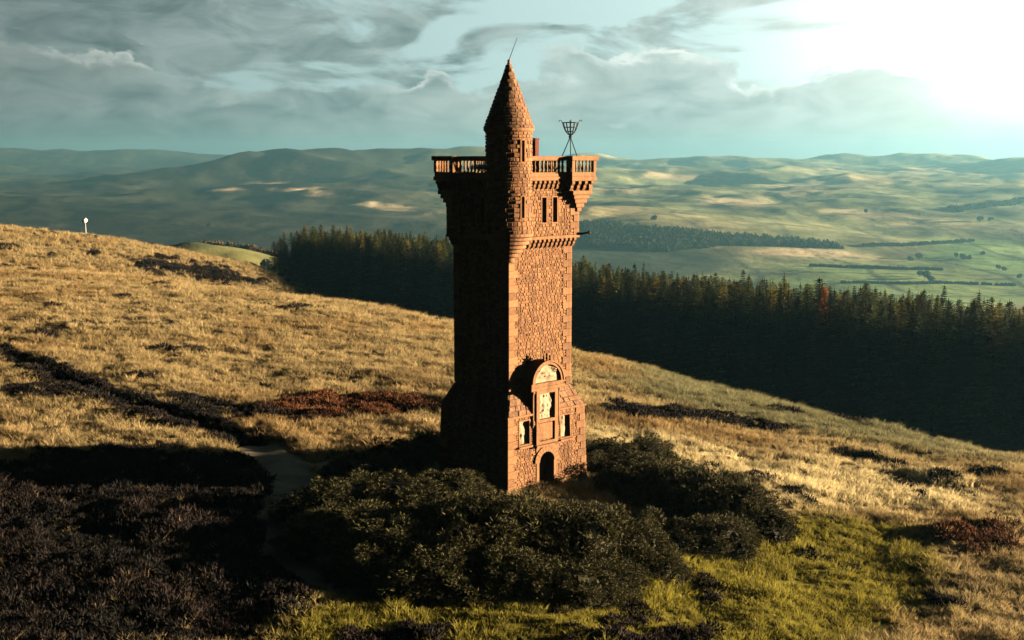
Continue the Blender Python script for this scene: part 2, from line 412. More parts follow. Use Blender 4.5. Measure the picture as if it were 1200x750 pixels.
# ------------------------------------------------------------------ ground colours (turf, heath and fields by place; some carry painted light and shade)
STRAW = np.array((.36, .285, .145)); PALE = np.array((.64, .55, .31)); OLIVE = np.array((.185, .185, .10)); GREEN = np.array((.19, .175, .028)); HEATH = np.array((.0105, .0068, .0042)); RUST = np.array((.10, .038, .014))
def blob(px, py, cx, cy, rx, ry, slope=0.0):
    dy = py - cy - slope * (px - cx)
    return np.exp(-((px - cx) / rx) ** 2 - (dy / ry) ** 2)
def moor_weights(x, y, z):
    px, py = project(x, y, z)
    n1 = fbm(x, y, 7, 4, 41); n2 = fbm(x, y, 2.4, 3, 51); n3 = fbm(x, y, 22, 3, 61)
    n1 = np.nan_to_num(n1)
    h = np.zeros_like(px)
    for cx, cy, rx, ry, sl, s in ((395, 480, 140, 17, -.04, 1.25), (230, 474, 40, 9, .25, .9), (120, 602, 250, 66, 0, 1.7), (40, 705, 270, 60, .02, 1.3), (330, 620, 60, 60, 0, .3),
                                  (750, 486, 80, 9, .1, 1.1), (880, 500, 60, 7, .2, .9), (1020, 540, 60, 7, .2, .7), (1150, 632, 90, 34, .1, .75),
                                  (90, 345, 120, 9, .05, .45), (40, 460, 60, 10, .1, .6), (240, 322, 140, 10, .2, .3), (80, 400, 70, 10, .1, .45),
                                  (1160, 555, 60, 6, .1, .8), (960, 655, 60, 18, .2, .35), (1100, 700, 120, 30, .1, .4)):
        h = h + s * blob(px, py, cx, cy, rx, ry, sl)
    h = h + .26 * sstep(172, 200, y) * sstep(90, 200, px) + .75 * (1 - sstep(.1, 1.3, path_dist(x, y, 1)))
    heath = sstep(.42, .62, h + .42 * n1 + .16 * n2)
    spots = sstep(.34, .55, n1 * .6 + n2 * .55)            # scattered heather in the grass
    heath = np.maximum(heath, spots * .75)
    green = sstep(.35, .75, 1.1 * blob(px, py, 860, 700, 260, 70) + .8 * blob(px, py, 990, 640, 110, 40) + 1.15 * blob(px, py, 570, 738, 280, 44) + .3 * n1 + .15 * n2)
    olive = sstep(.4, .8, 1.0 * blob(px, py, 950, 480, 330, 42, .22) + .28 * n1 + .3 * n3)
    pale = sstep(.35, .8, 1.0 * blob(px, py, 1010, 575, 230, 34, .12) + .9 * blob(px, py, 745, 520, 90, 24, .1) + .35 * blob(px, py, 250, 380, 300, 40) + .3 * n1 + .25 * n2)
    red = sstep(.4, .8, 1.0 * blob(px, py, 400, 478, 150, 22) + .9 * blob(px, py, 1130, 640, 120, 50) + .2 * blob(px, py, 200, 720, 300, 50) + .25 * n1)
    return px, py, heath, green, olive, pale, red, n1, n2
def moor_colour(x, y, z):
    px, py, heath, green, olive, pale, red, n1, n2 = moor_weights(x, y, z)
    g = STRAW[None] * (1 + .35 * n2[:, None] + .28 * n1[:, None]) * np.array((1, 1, 1))[None] * (1 - np.clip(-n1, 0, .6)[:, None] * np.array((.05, .25, .4))[None])
    for w, c in ((olive, OLIVE), (pale, PALE), (green, GREEN)):
        g = g * (1 - w[:, None]) + c[None] * (1 + .3 * n2[:, None]) * w[:, None]
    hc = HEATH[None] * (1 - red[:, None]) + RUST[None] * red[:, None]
    return np.clip(g, .01, 1), np.clip(hc * (1 + .5 * n2[:, None]), .008, 1), heath, green

def far_colour(x, y, z):
    px, py = project(x, y, z)
    n1 = fbm(x, y, 420, 4, 71); n2 = fbm(x, y, 130, 4, 81); n3 = fbm(x, y * .5, 1400, 3, 91); n4 = fbm(x, y * .6, 45, 3, 95)
    px = px + 30 * n1 + 22 * n2; py = py + 6.0 * n2 + 5 * n3
    n2 = n2 + .5 * n4
    def mixin(c, w, col): return c * (1 - w[:, None]) + np.array(col)[None] * w[:, None]
    c = np.tile(np.array((.13, .15, .075)), (len(px), 1))
    c = mixin(c, sstep(-.1, .5, n1), (.20, .18, .10))
    c = mixin(c, sstep(.1, .5, n3 + .3 * n2), (.27, .25, .15))
    c = mixin(c, sstep(700, 330, px) * .85 * sstep(800, 1500, y), (.035, .042, .032))          # cloud shade over the left hills, painted in as dark heather
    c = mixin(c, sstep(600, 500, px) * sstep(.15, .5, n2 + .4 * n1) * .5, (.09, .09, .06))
    c = c * (.40 + .90 * sstep(380, 760, px))[:, None] * (1 + .45 * np.clip(n1 + n2, -1, 1))[:, None]  # cloud shade to the left, bright haze to the right, worked into the colour
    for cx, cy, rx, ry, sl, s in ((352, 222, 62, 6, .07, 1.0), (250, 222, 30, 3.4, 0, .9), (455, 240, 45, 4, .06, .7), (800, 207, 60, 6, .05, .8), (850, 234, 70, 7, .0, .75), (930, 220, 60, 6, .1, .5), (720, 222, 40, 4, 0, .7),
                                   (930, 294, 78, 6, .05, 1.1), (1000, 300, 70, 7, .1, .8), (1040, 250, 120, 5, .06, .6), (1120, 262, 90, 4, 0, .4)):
        c = mixin(c, np.clip(s * sstep(.35, .8, blob(px, py, cx, cy, rx, ry, sl) + .22 * n2), 0, 1), (.46, .39, .26))  # pale fields and grass, plus sunlit hill patches painted into the colour
    # enclosed green fields on the valley floor
    fx = x / 170 + .25 * fbm(x, y, 300, 2, 97); fy = y / 240 + .2 * fbm(x, y, 300, 2, 98)
    cell = _hash(np.floor(fx).astype(np.int64), np.floor(fy).astype(np.int64), 5)
    gf = sstep(.35, .7, 1.2 * blob(px, py, 1080, 335, 260, 28) + .7 * blob(px, py, 1150, 290, 110, 25) + .15 * n2)
    green = np.array((.075, .19, .055))[None] * (1 - cell[:, None]) + np.array((.20, .27, .10))[None] * cell[:, None]
    c = c * (1 - gf[:, None]) + green * gf[:, None]
    ex = np.minimum(np.abs(fx - np.round(fx)) * 170, np.abs(fy - np.round(fy)) * 240)        # hedges and dykes between fields
    c = mixin(c, (1 - sstep(3, 9, ex)) * np.clip(sstep(.25, .5, gf) + .45 * sstep(1100, 1500, y) * sstep(4200, 3000, y) * sstep(500, 700, px), 0, .8), (.03, .045, .03))
    c = mixin(c, sstep(.35, .6, blob(px, py, 730, 304, 150, 30) + .12 * n2), (.035, .05, .032))  # plantation floor, with shade on the dark slope around it painted in
    c = mixin(c, sstep(.3, .7, blob(px, py, 250, 300, 80, 16)) * sstep(900, 780, y), (.12, .125, .05))
    c = mixin(c, sstep(.4, .7, blob(px, py, 300, 318, 40, 12)) * sstep(900, 780, y), (.12, .18, .08))
    return np.clip(c * (1 + .55 * np.clip(n2, -1.2, 1.2)[:, None]), .008, 1)

# ------------------------------------------------------------------ path layout
PATHS = [([(-60, 384), (0, 408), (60, 436), (120, 462), (180, 482), (240, 500), (300, 520)], .6, (.02, .014, .010)),  # dark peat trench, the shade of its banks included in the colour
         ([(300, 520), (330, 540), (345, 565), (338, 600), (345, 640), (380, 668), (430, 690)], 1.5, (.20, .18, .14)),
         ([(332, 543), (390, 541), (440, 534), (505, 524)], .55, (.22, .195, .15)),
         ([(340, 598), (290, 596), (240, 600), (190, 607)], .55, (.17, .15, .115))]
def resample(pts, n):
    P = np.array(pts, float); d = np.r_[0, np.cumsum(np.hypot(*np.diff(P, axis=0)[:, :2].T))]
    # Catmull-Rom style smoothing by dense interpolation then box filter
    t = np.linspace(0, d[-1], n); out = np.stack([np.interp(t, d, P[:, k]) for k in range(P.shape[1])], 1)
    k = max(3, n // 14) | 1
    pad = np.pad(out, ((k // 2, k // 2), (0, 0)), mode='edge'); return np.stack([np.convolve(pad[:, i], np.ones(k) / k, 'valid') for i in range(P.shape[1])], 1)
PATH_W = []
for pts, hw, c in PATHS:
    PATH_W.append((resample([ground_at(a, b)[:2] for a, b in pts], 90), hw, c))
def path_dist(x, y, first=9):
    """signed clearance to the nearest path edge"""
    best = np.full(x.shape, 99.0)
    for P, hw, c in PATH_W[:first]:
        lo = P.min(0) - 4; hi = P.max(0) + 4
        k = (x > lo[0]) & (x < hi[0]) & (y > lo[1]) & (y < hi[1])
        if not k.any(): continue
        xs, ys = x[k], y[k]; d = np.full(xs.shape, 99.0)
        for q in P[::2]: d = np.minimum(d, np.hypot(xs - q[0], ys - q[1]) - hw)
        best[k] = np.minimum(best[k], d)
    return best
def height_cut(x, y):
    return height(x, y) - .16 * (1 - sstep(-.2, .6, path_dist(x, y))) - .22 * (1 - sstep(-.4, .5, path_dist(x, y, 1)))

# ------------------------------------------------------------------ terrain meshes (fan of rings round the view point's foot)
def terrain():
    a_in = np.linspace(-R(34), R(34), 560); a_out = np.linspace(R(34), R(326), 74)[1:-1]
    ang = np.concatenate([a_in, a_out]); na = len(ang)
    rad = np.concatenate([[4, 10, 18, 24], np.geomspace(28, 170, 360), np.geomspace(171.5, 380, 120)[0:], ])
    rad_far = np.geomspace(380, 11400, 420)
    def sheet(name, rads, mat, near):
        rr, aa = np.meshgrid(rads, ang, indexing='ij')
        x = (rr * np.sin(aa)).ravel(); y = (rr * np.cos(aa)).ravel()
        z = height_cut(x, y) if near else height(x, y)
        n = len(rads); i = np.arange(n - 1)[:, None] * na; j = np.arange(na)[None]; j2 = (j + 1) % na
        f = np.stack([(i + j), (i + na + j), (i + na + j2), (i + j2)], -1).reshape(-1, 4)
        me = bpy.data.meshes.new(name)
        me.vertices.add(len(x)); me.vertices.foreach_set('co', np.stack([x, y, z], 1).astype(np.float32).ravel())
        me.loops.add(f.size); me.loops.foreach_set('vertex_index', f.astype(np.int32).ravel())
        me.polygons.add(len(f)); me.polygons.foreach_set('loop_start', np.arange(0, f.size, 4, dtype=np.int32))
        me.update(calc_edges=True)
        if near:
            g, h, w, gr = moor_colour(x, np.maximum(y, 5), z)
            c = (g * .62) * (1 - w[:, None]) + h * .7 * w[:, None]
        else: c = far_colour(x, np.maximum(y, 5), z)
        at_ = me.attributes.new('col', 'FLOAT_COLOR', 'POINT')
        at_.data.foreach_set('color', np.concatenate([c, np.ones((len(c), 1))], 1).astype(np.float32).ravel())
        me.materials.append(mat); me.polygons.foreach_set('use_smooth', [True] * len(me.polygons)); me.update()
        if me.polygons[na * 2].normal.z < 0: me.flip_normals()
        o = bpy.data.objects.new(name, me); COL.objects.link(o); o['kind'] = 'structure'; return o
    sheet('moor_ground', rad, M['moor'], True)
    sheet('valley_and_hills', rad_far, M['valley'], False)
terrain()
def path_mesh():
    for P, hw, c in PATH_W:
        n = len(P); T = np.gradient(P, axis=0); T /= np.linalg.norm(T, axis=1)[:, None]; N = np.stack([-T[:, 1], T[:, 0]], 1)
        offs = np.linspace(-1, 1, 7); v = []
        wob = 1 + .3 * fbm(np.arange(n) * 1.0, np.zeros(n), 7, 2, 3)
        for o_ in offs:
            q = P + N * (hw * wob * o_)[:, None]
            z = height_cut(q[:, 0], q[:, 1]) + .05 - .05 * abs(o_) ** 2 - (.06 if abs(o_) > .99 else 0)
            v.append(np.c_[q, z])
        V = np.stack(v, 1).reshape(-1, 3); f = []
        for i in range(n - 1):
            for k in range(6): f.append((i * 7 + k, i * 7 + 7 + k, i * 7 + 8 + k, i * 7 + 1 + k))
        o = mesh_obj('path', V, f, M['path'], smooth=True)
        at_ = o.data.attributes.new('col', 'FLOAT_COLOR', 'POINT')
        at_.data.foreach_set('color', np.tile(np.array((*c, 1), np.float32), len(V)))
        o['kind'] = 'structure'
path_mesh()
# ------------------------------------------------------------------ masonry helpers
def courses(z0, z1, breaks, hh):
    zs = sorted({z0, z1, *[b for b in breaks if z0 < b < z1]}); out = []
    for a, b in zip(zs, zs[1:]):
        n = max(1, round((b - a) / random.uniform(*hh))); w = [random.uniform(.75, 1.25) for _ in range(n)]; t = sum(w); z = a
        for q in w: out.append((z, z + q / t * (b - a))); z += q / t * (b - a)
    return out
def put_stone(V, Fc, T, mp, s0, s1, z0, z1, proud, gap=.006, back=-.03):
    j = lambda: random.uniform(0, .012)
    k = len(V); c = random.uniform(.014, .03)
    for n, e in ((back, gap), (proud - .012, gap + .003), (proud, gap + c)):
        V += [mp(s0 + e + j(), z0 + e + j(), n), mp(s1 - e - j(), z0 + e + j(), n), mp(s1 - e - j(), z1 - e - j(), n), mp(s0 + e + j(), z1 - e - j(), n)]
    for r in (0, 4):
        for i in range(4):
            q = (i + 1) % 4; Fc.append((k + r + i, k + r + q, k + r + 4 + q, k + r + 4 + i))
    Fc.append((k + 8, k + 9, k + 10, k + 11))
    t = min(1, max(0, random.gauss(.5, .30))); T += [t] * 9
def rubble(mp, s0, s1, z0, z1, holes=(), hh=(.09, .155), ww=(.10, .28), proud=(-.006, .018)):
    V, Fc, T = [], [], []
    for a, b in courses(z0, z1, [h[i] for h in holes for i in (2, 3)], hh):
        spans = [(s0, s1)]
        for h in holes:
            if h[2] < b - 1e-4 and h[3] > a + 1e-4:
                spans = [q for p in spans for q in ((p[0], min(p[1], h[0])), (max(p[0], h[1]), p[1])) if q[1] - q[0] > .05]
        for p in spans:
            s = p[0]
            while s < p[1] - 1e-4:
                w = random.uniform(*ww)
                e = p[1] if p[1] - s < w * 1.5 else s + w
                put_stone(V, Fc, T, mp, s, e, a, b, random.uniform(*proud)); s = e
    return V, Fc, T
def wall_sheet(mp, s0, s1, z0, z1, holes, n=-.03, step=9.0):
    S = sorted({s0, s1, *[h[i] for h in holes for i in (0, 1)]}); Z = sorted({z0, z1, *[h[i] for h in holes for i in (2, 3)]})
    m = MB()
    for a, b in zip(S, S[1:]):
        for c, d in zip(Z, Z[1:]):
            if any(h[0] - 1e-4 <= a and b <= h[1] + 1e-4 and h[2] - 1e-4 <= c and d <= h[3] + 1e-4 for h in holes): continue
            m.add([mp(a, c, n), mp(b, c, n), mp(b, d, n), mp(a, d, n)], [(0, 1, 2, 3)])
    return m
def face_map(k, hf):
    """k 0: lit face (y-), 1: right rear (x+), 2: rear (y+), 3: shaded face (x-)"""
    def mp(s, z, n):
        h = hf(z); s_ = s * h / hf(None); o = h + n
        return ((s_, -o, z), (o, s_, z), (-s_, o, z), (-o, -s_, z))[k]
    return mp
def place(k, s, o, z=0.0):
    return ((s, -o, z), (o, s, z), (-s, o, z), (-o, -s, z))[k]
def opening(parent, k, hf, hole, name='window', depth=.32, margin=.09, pane='glass', proud=.03, pane_name='pane'):
    """dressed surround with deep reveals, and what closes the opening at its back"""
    mp = face_map(k, hf); s0, s1, z0, z1 = hole; g = margin; m = MB()
    def block(a, b, c, d):
        v = [mp(q, z, n) for n in (-depth - .02, proud) for q, z in ((a, c), (b, c), (b, d), (a, d))]
        m.add(v, [(0, 3, 2, 1), (4, 5, 6, 7), (0, 1, 5, 4), (1, 2, 6, 5), (2, 3, 7, 6), (3, 0, 4, 7)])
    block(s0, s0 + g, z0, z1); block(s1 - g, s1, z0, z1); block(s0 + g, s1 - g, z1 - g, z1); block(s0 + g, s1 - g, z0, z0 + g)
    w = m.build(name, M['dressed'], parent)
    if pane:
        p = MB(); v = [mp(q, z, -depth) for q, z in ((s0 + g, z0 + g), (s1 - g, z0 + g), (s1 - g, z1 - g), (s0 + g, z1 - g))]
        p.add(v, [(0, 1, 2, 3)]); p.build(pane_name, M[pane], w)
    return w
def relief(parent, name, mp, s0, s1, z0, z1, n0, depth, seed, mat='pale', shape=None):
    """carved stone: a grid with shield, figures and scrolls standing out as lumps"""
    rs = np.random.default_rng(seed); nx, nz = 18, 26; V = []; Fc = []
    u = np.linspace(-1, 1, nx); v = np.linspace(-1, 1, nz); U, W = np.meshgrid(u, v)
    h = .5 * np.exp(-((np.abs(U) / .42) ** 4) - ((W + .05) / .55) ** 4)
    for _ in range(26):
        cx, cz = rs.uniform(.1, .92), rs.uniform(-.9, .9); r = rs.uniform(.08, .22)
        h = h + rs.uniform(-.5, .8) * (np.exp(-((U - cx) / r) ** 2 - ((W - cz) / r) ** 2) + np.exp(-((U + cx) / r) ** 2 - ((W - cz) / r) ** 2))
    h = np.clip(h, -.4, 1.1)
    if shape: h = h * shape(U, W)
    for j in range(nz):
        for i in range(nx):
            V.append(mp((s0 + s1) / 2 + (s1 - s0) / 2 * u[i], (z0 + z1) / 2 + (z1 - z0) / 2 * v[j], n0 + depth * h[j, i]))
    for j in range(nz - 1):
        for i in range(nx - 1):
            if shape and not shape(u[i:i + 2].mean(), v[j:j + 2].mean()) > 0: continue
            a = j * nx + i; Fc.append((a, a + 1, a + nx + 1, a + nx))
    return mesh_obj(name, V, Fc, M[mat], parent)

# ------------------------------------------------------------------ the tower
TX, TY, TA = .025, 54.68, R(41.7)
tower = empty('stone_tower', (TX, TY, 0), TA)
tag(tower, 'tall red sandstone monument tower with corner turret, conical roof and balustraded top', 'tower')
HP = lambda z: 2.40 if z is None else 2.44 - .10 * min(max(z, -1.2), 3.44) / 3.44
HS = lambda z: 1.90
HU = lambda z: 2.12
def slope(z):
    if z is None: return 2.39
    return 2.39 - (z - 3.42) / (4.40 - 3.42) * (2.39 - 1.90)
def stone_part(name, data, mat, parent, kind='stuff'):
    o = mesh_obj(name, data[0], data[1], M[mat], parent, tint=data[2]); o['kind'] = kind; return o
door_c = -.10
door_hole = (door_c - .62, door_c + .62, -1.2, 1.92)
niche_l = (-1.78, -1.06, 2.05, 3.22); niche_r = (.80, 1.50, 2.0, 3.15)
slit_b = (-.25, .12, 2.1, 3.0)
plinth = empty('plinth'); plinth.parent = tower
shaft = empty('shaft'); shaft.parent = tower
storey = empty('upper_storey'); storey.parent = tower
win_a = [(-.20, .18, 11.86, 13.08), (.46, .84, 11.86, 13.08)]
win_b = [(-.5, -.12, 11.86, 13.08), (.2, .58, 11.86, 13.08)]
shaft_slit = (-.18, .18, 7.4, 8.5)
Q = .30
for k in range(4):
    hp = [door_hole, niche_l, niche_r] if k == 0 else ([slit_b] if k == 3 else [])
    stone_part('rubble_stonework', rubble(face_map(k, HP), -2.40 + Q, 2.40 - Q, -1.0, 3.44, hp), 'rubble', plinth)
    wall_sheet(face_map(k, HP), -2.40, 2.40, -1.2, 3.46, hp).build('wall', M['mortar'], plinth)
    stone_part('sloping_slabs', rubble(face_map(k, slope), -2.37, 2.37, 3.44, 4.40, [(-1.0, .76, 3.4, 4.5)] if k == 0 else [], (.2, .27), (.28, .6), (.0, .05)), 'slate', plinth)
    wall_sheet(face_map(k, slope), -2.39, 2.39, 3.42, 4.42, []).build('slope', M['mortar'], plinth)
    hs = [shaft_slit] if k in (1,) else []
    stone_part('rubble_stonework', rubble(face_map(k, HS), -1.90 + Q, 1.90 - Q, 4.30, 10.86, hs), 'rubble', shaft)
    wall_sheet(face_map(k, HS), -1.90, 1.90, 4.2, 11.3, hs).build('wall', M['mortar'], shaft)
    hu = win_a if k == 0 else win_b if k == 3 else []
    stone_part('rubble_stonework', rubble(face_map(k, HU), -2.12 + Q, 2.12 - Q, 11.30, 13.42, hu), 'rubble', storey)
    wall_sheet(face_map(k, HU), -2.12, 2.12, 11.2, 13.8, hu).build('wall', M['mortar'], storey)
    for h in hu: opening(storey, k, HU, h, depth=.55, margin=.055, proud=.012)
    for h in hs: opening(shaft, k, HS, h)
    # thin string course on top of the lower corbels, and eave course of the plinth
    m = MB(); a = place(k, 0, 2.06)
    hx, hy = (2.17, .11) if k in (0, 2) else (.11, 2.17 - .225)
    m.box(a[0] - hx, a[0] + hx, a[1] - hy, a[1] + hy, 11.17, 11.30, c=.02); m.build('string_course', M['dressed'], storey)
    a = place(k, 0, 2.36); hx, hy = (2.43, .07) if k in (0, 2) else (.07, 2.43 - .145)
    if k == 0:
        for x0, x1 in ((-2.43, -.94), (.72, 2.43)): MB().box(x0, x1, a[1] - hy, a[1] + hy, 3.36, 3.455, c=.015).build('eave_course', M['dressed'], plinth)
    else: MB().box(a[0] - hx, a[0] + hx, a[1] - hy, a[1] + hy, 3.36, 3.455, c=.015).build('eave_course', M['dressed'], plinth)
# quoins: alternately long and short dressed blocks up each corner
def quoin_mesh(long_x, h):
    m = MB(); a, b = (.52, .30) if long_x else (.30, .52)
    m.box(-a, .026, -b, .026, .005, h - .005, c=.012); return m.build('quoin', M['quoin'], link=False).data
QM = {}
def quoins(parent, hf, z0, z1, hstep, corners):
    n = round((z1 - z0) / hstep); h = (z1 - z0) / n
    for ci in corners:
        for i in range(n):
            key = (i % 2, round(h, 3))
            if key not in QM: QM[key] = quoin_mesh(i % 2 == 0, h)
            z = z0 + i * h; o = hf(z + h / 2)
            sx, sy = ((1, -1), (1, 1), (-1, 1), (-1, -1))[ci]
            rz = (-90, 0, 90, 180)[ci]
            inst('quoin', QM[key], parent, (sx * o, sy * o, z), R(rz))
quoins(plinth, HP, -.66, 3.36, .335, (0, 1, 2, 3))
quoins(shaft, HS, 4.42, 10.80, .32, (0, 1, 2, 3))
quoins(storey, HU, 11.30, 13.40, .30, (0, 1, 2))
# corbel tables
cm = MB()
prof = [(0, 0), (.08, .0), (.17, .12), (.17, .19), (.26, .28), (.26, .38), (-.02, .38), (-.02, 0)]
nprof = len(prof)
cv = [(sx * .065, -p, z) for sx in (-1, 1) for p, z in prof]
cm.add(cv, [tuple(range(nprof)), tuple(reversed(range(nprof, 2 * nprof)))] + [(i, i + nprof, (i + 1) % nprof + nprof, (i + 1) % nprof) for i in range(nprof)])
CORB = cm.build('corbel', M['dressed'], link=False).data
for k in range(4):
    for i in range(15):
        s = -1.9 + i * .2714
        if math.hypot(*[p - q for p, q in zip(place(k, s, 1.9)[:2], (-1.95, -1.95))]) < .98: continue
        inst('corbel', CORB, storey, place(k, s, 1.90, 10.79), R(90 * k))
    for i in range(14):
        s = -1.82 + i * .28
        p = place(k, s, 2.12)
        if math.hypot(p[0] + 1.95, p[1] + 1.95) < 1.0 or max(abs(p[0]), abs(p[1])) < 0: continue
        if abs(s) > 1.1 and not (k == 0 and s < 0) and not (k == 3 and s > 0): continue
        inst('corbel', CORB, storey, place(k, s, 2.12, 13.40), R(90 * k), (1.0, .8, .95))
# parapet with turned balusters and coping
bal = MB(); bal.lathe([(.045, 0), (.045, .05), (.03, .08), (.058, .17), (.05, .25), (.027, .37), (.045, .43), (.045, .50)], 7)
BAL = bal.build('baluster', M['dressed'], link=False, smooth=False).data
parapet = empty('parapet'); parapet.parent = tower
for k in range(4):
    s0, s1 = {0: (-1.7, 1.15), 1: (-1.15, 1.15), 2: (-1.15, 1.15), 3: (-1.15, 1.7)}[k]
    def slab(name, a, b, o0, o1, z0, z1, c):
        p, q = place(k, a, o0), place(k, b, o1)
        MB().box(min(p[0], q[0]), max(p[0], q[0]), min(p[1], q[1]), max(p[1], q[1]), z0, z1, c=c).build(name, M['dressed'], parapet)
    slab('parapet_course', s0, s1, 2.02, 2.32, 13.77, 13.93, .02)
    slab('parapet_course', s0, s1, 2.05, 2.28, 13.935, 14.13, .012)
    slab('coping', s0, s1, 1.99, 2.36, 14.64, 14.84, .035)
    n = int((s1 - s0 - .1) / .215)
    for i in range(n):
        s = s0 + (s1 - s0) * (i + .5) / n; p = place(k, s, 2.17)
        if math.hypot(p[0] + 1.95, p[1] + 1.95) < 1.05: continue
        inst('baluster', BAL, parapet, (p[0], p[1], 14.13), 0, (1, 1, 1.02))
MB().box(-2.06, 2.06, -2.06, 2.06, 13.86, 14.02).build('roof_deck', M['lead'], tower)
# square bartizans on three corners
BARCORB = None
def bartizan(rz, E=2.70, steps=6):
    m = MB(); d = E - 2.70
    m.box(1.15, E, -E, -1.15, 13.74, 13.93, c=.025).box(1.19, E - .04, .04 - E, -1.19, 13.935, 14.13, c=.012)
    b = m.build('bartizan', M['dressed'], tower); b.rotation_euler = (0, 0, rz)
    for k in range(steps):                                       # stepped corbelling that dies into the corner
        a0 = 1.36 + .15 * k; a1 = 2.56 + d - .085 * k; z1 = 13.30 - .19 * k
        MB().box(a0, a1, -a1, -a0, z1 - .185, z1, c=.03).build('corbel_step', M['dressed'], b)
    for i in range(4):
        s = 1.30 + i * (.40 + d / 3.5)
        o = inst('corbel', CORB, b, (s, -2.36 - d, 13.305), 0, (1.25, 1.1, 1.12))
        o = inst('corbel', CORB, b, (2.36 + d, -s, 13.305), R(90), (1.25, 1.1, 1.12))
    MB().box(1.3, 2.40 + d, -2.40 - d, -1.3, 13.302, 13.735).build('core', M['dressed'], b)
    for x, y in ((2.6 + d, -2.6 - d), (1.25, -2.6 - d), (2.6 + d, -1.25)):
        MB().box(x - .085, x + .085, y - .085, y + .085, 14.13, 14.64).build('pier', M['dressed'], b)
    for i in range(5):
        s = 1.475 + i * (.225 + d / 5)
        inst('baluster', BAL, b, (s, -2.58 - d, 14.13), 0, (1, 1, 1.02)); inst('baluster', BAL, b, (2.58 + d, -s, 14.13), 0, (1, 1, 1.02))
    MB().box(1.17, 1.32, -2.513 - d, -2.29, 14.13, 14.64).build('pier', M['dressed'], b); MB().box(2.29, 2.513 + d, -1.32, -1.17, 14.13, 14.64).build('pier', M['dressed'], b)
    c = MB(); c.box(1.10, E + .06, -E - .06, -2.42 - d, 14.642, 14.845, c=.035); c.build('coping', M['dressed'], b)
    c = MB(); c.box(2.42 + d, E + .06, -2.415 - d, -1.10, 14.642, 14.845, c=.035); c.build('coping', M['dressed'], b)
    c = MB(); c.box(1.10, 1.40, -2.415 - d, -2.365, 14.65, 14.84); c.build('coping', M['dressed'], b)
    return b
for rz, E, st in ((0, 2.70, 6), (R(90), 2.70, 6), (R(180), 2.56, 4)): bartizan(rz, E, st)

# round corner turret with conical stone roof
turret = empty('turret', (-1.95, -1.95, 0)); turret.parent = tower
def ring_map(rf):
    return lambda s, z, n: ((rf(z) + n) * math.cos(s), (rf(z) + n) * math.sin(s), z)
def ring_stones(rf, z0, z1, hh, wid, holes=(), proud=(0, .035)):
    V, Fc, T = [], [], []
    for a, b in courses(z0, z1, [h[i] for h in holes for i in (2, 3)], hh):
        r = max(.08, rf((a + b) / 2)); n = max(5, int(2 * math.pi * r / wid)); w = [random.uniform(.7, 1.3) for _ in range(n)]; t = sum(w); s = random.uniform(0, 6)
        base = s
        mp = lambda s_, z_, n_: ((rf(z_) + n_) * math.cos(s_), (rf(z_) + n_) * math.sin(s_), z_)
        sc = lambda s_, z_, n_: mp(s_ / r, z_, n_)
        for q in w:
            e = s + q / t * 2 * math.pi
            am = ((s + e) / 2) % (2 * math.pi)
            if not any(h[2] < b - 1e-4 and h[3] > a + 1e-4 and abs((am - (h[0] + h[1]) / 2 + math.pi) % (2 * math.pi) - math.pi) < (h[1] - h[0]) / 2 + (e - s) / 2 - .03 for h in holes):
                put_stone(V, Fc, T, sc, s * r, e * r, a, b, random.uniform(*proud))
            s = e
    return V, Fc, T
TR = 1.0
SA = R(-95)                     # slits look out between the door face and the turret's front
slits = [(SA - .09, SA + .09, 14.60, 15.50), (SA - .09, SA + .09, 12.22, 13.12)]
tr_f = lambda z: TR
stone_part('rubble_stonework', ring_stones(tr_f, 11.52, 15.86, (.12, .19), .24, slits, (-.004, .034)), 'rubble', turret)
m = MB(); nseg = 35; da = 2 * math.pi / nseg; zs = [11.4, 12.22, 13.12, 14.60, 15.50, 15.98]
for zi in range(5):
    for i in range(nseg):
        a0 = SA - da / 2 + i * da; a1 = a0 + da
        if i == 0 and zi in (1, 3): continue
        m.add([((TR - .03) * math.cos(a), (TR - .03) * math.sin(a), z) for z, a in ((zs[zi], a0), (zs[zi], a1), (zs[zi + 1], a1), (zs[zi + 1], a0))], [(0, 1, 2, 3)])
m.build('wall', M['mortar'], turret)
for h in slits:
    w = MB(); mp = ring_map(tr_f)
    for a, b, c, d in ((h[0] - .05, h[0] + .02, h[2] - .05, h[3] + .05), (h[1] - .02, h[1] + .05, h[2] - .05, h[3] + .05), (h[0] + .02, h[1] - .02, h[3], h[3] + .08), (h[0] + .02, h[1] - .02, h[2] - .08, h[2])):
        v = [mp(q, z, n) for n in (-.32, .03) for q, z in ((a, c), (b, c), (b, d), (a, d))]
        w.add(v, [(0, 3, 2, 1), (4, 5, 6, 7), (0, 1, 5, 4), (1, 2, 6, 5), (2, 3, 7, 6), (3, 0, 4, 7)])
    w = w.build('slit_window', M['dressed'], turret)
    g_ = MB().add([mp(q, z, -.3) for q, z in ((h[0], h[2]), (h[1], h[2]), (h[1], h[3]), (h[0], h[3]))], [(0, 1, 2, 3)]).build('slit_pane', M['glass'], turret)
for i, (r, z0, z1) in enumerate(((1.06, 11.36, 11.52), (1.00, 11.20, 11.345), (.90, 11.02, 11.19), (.76, 10.84, 11.01), (.60, 10.66, 10.83), (.42, 10.46, 10.65), (.24, 10.24, 10.45))):
    h = z1 - z0
    MB().lathe([(r - .09, z0), (r - .01, z0 + h * .25), (r, z0 + h * .6), (r - .03, z1)], 28).build('corbel_ring', M['dressed'], turret, smooth=False)
MB().lathe([(1.02, 15.84), (1.09, 15.92), (1.10, 16.02), (1.04, 16.05)], 32).build('eave_ring', M['dressed'], turret)
EZ, TZ = 16.02, 18.84
cone_f = lambda z: 1.06 * (TZ - z) / (TZ - EZ) + .045
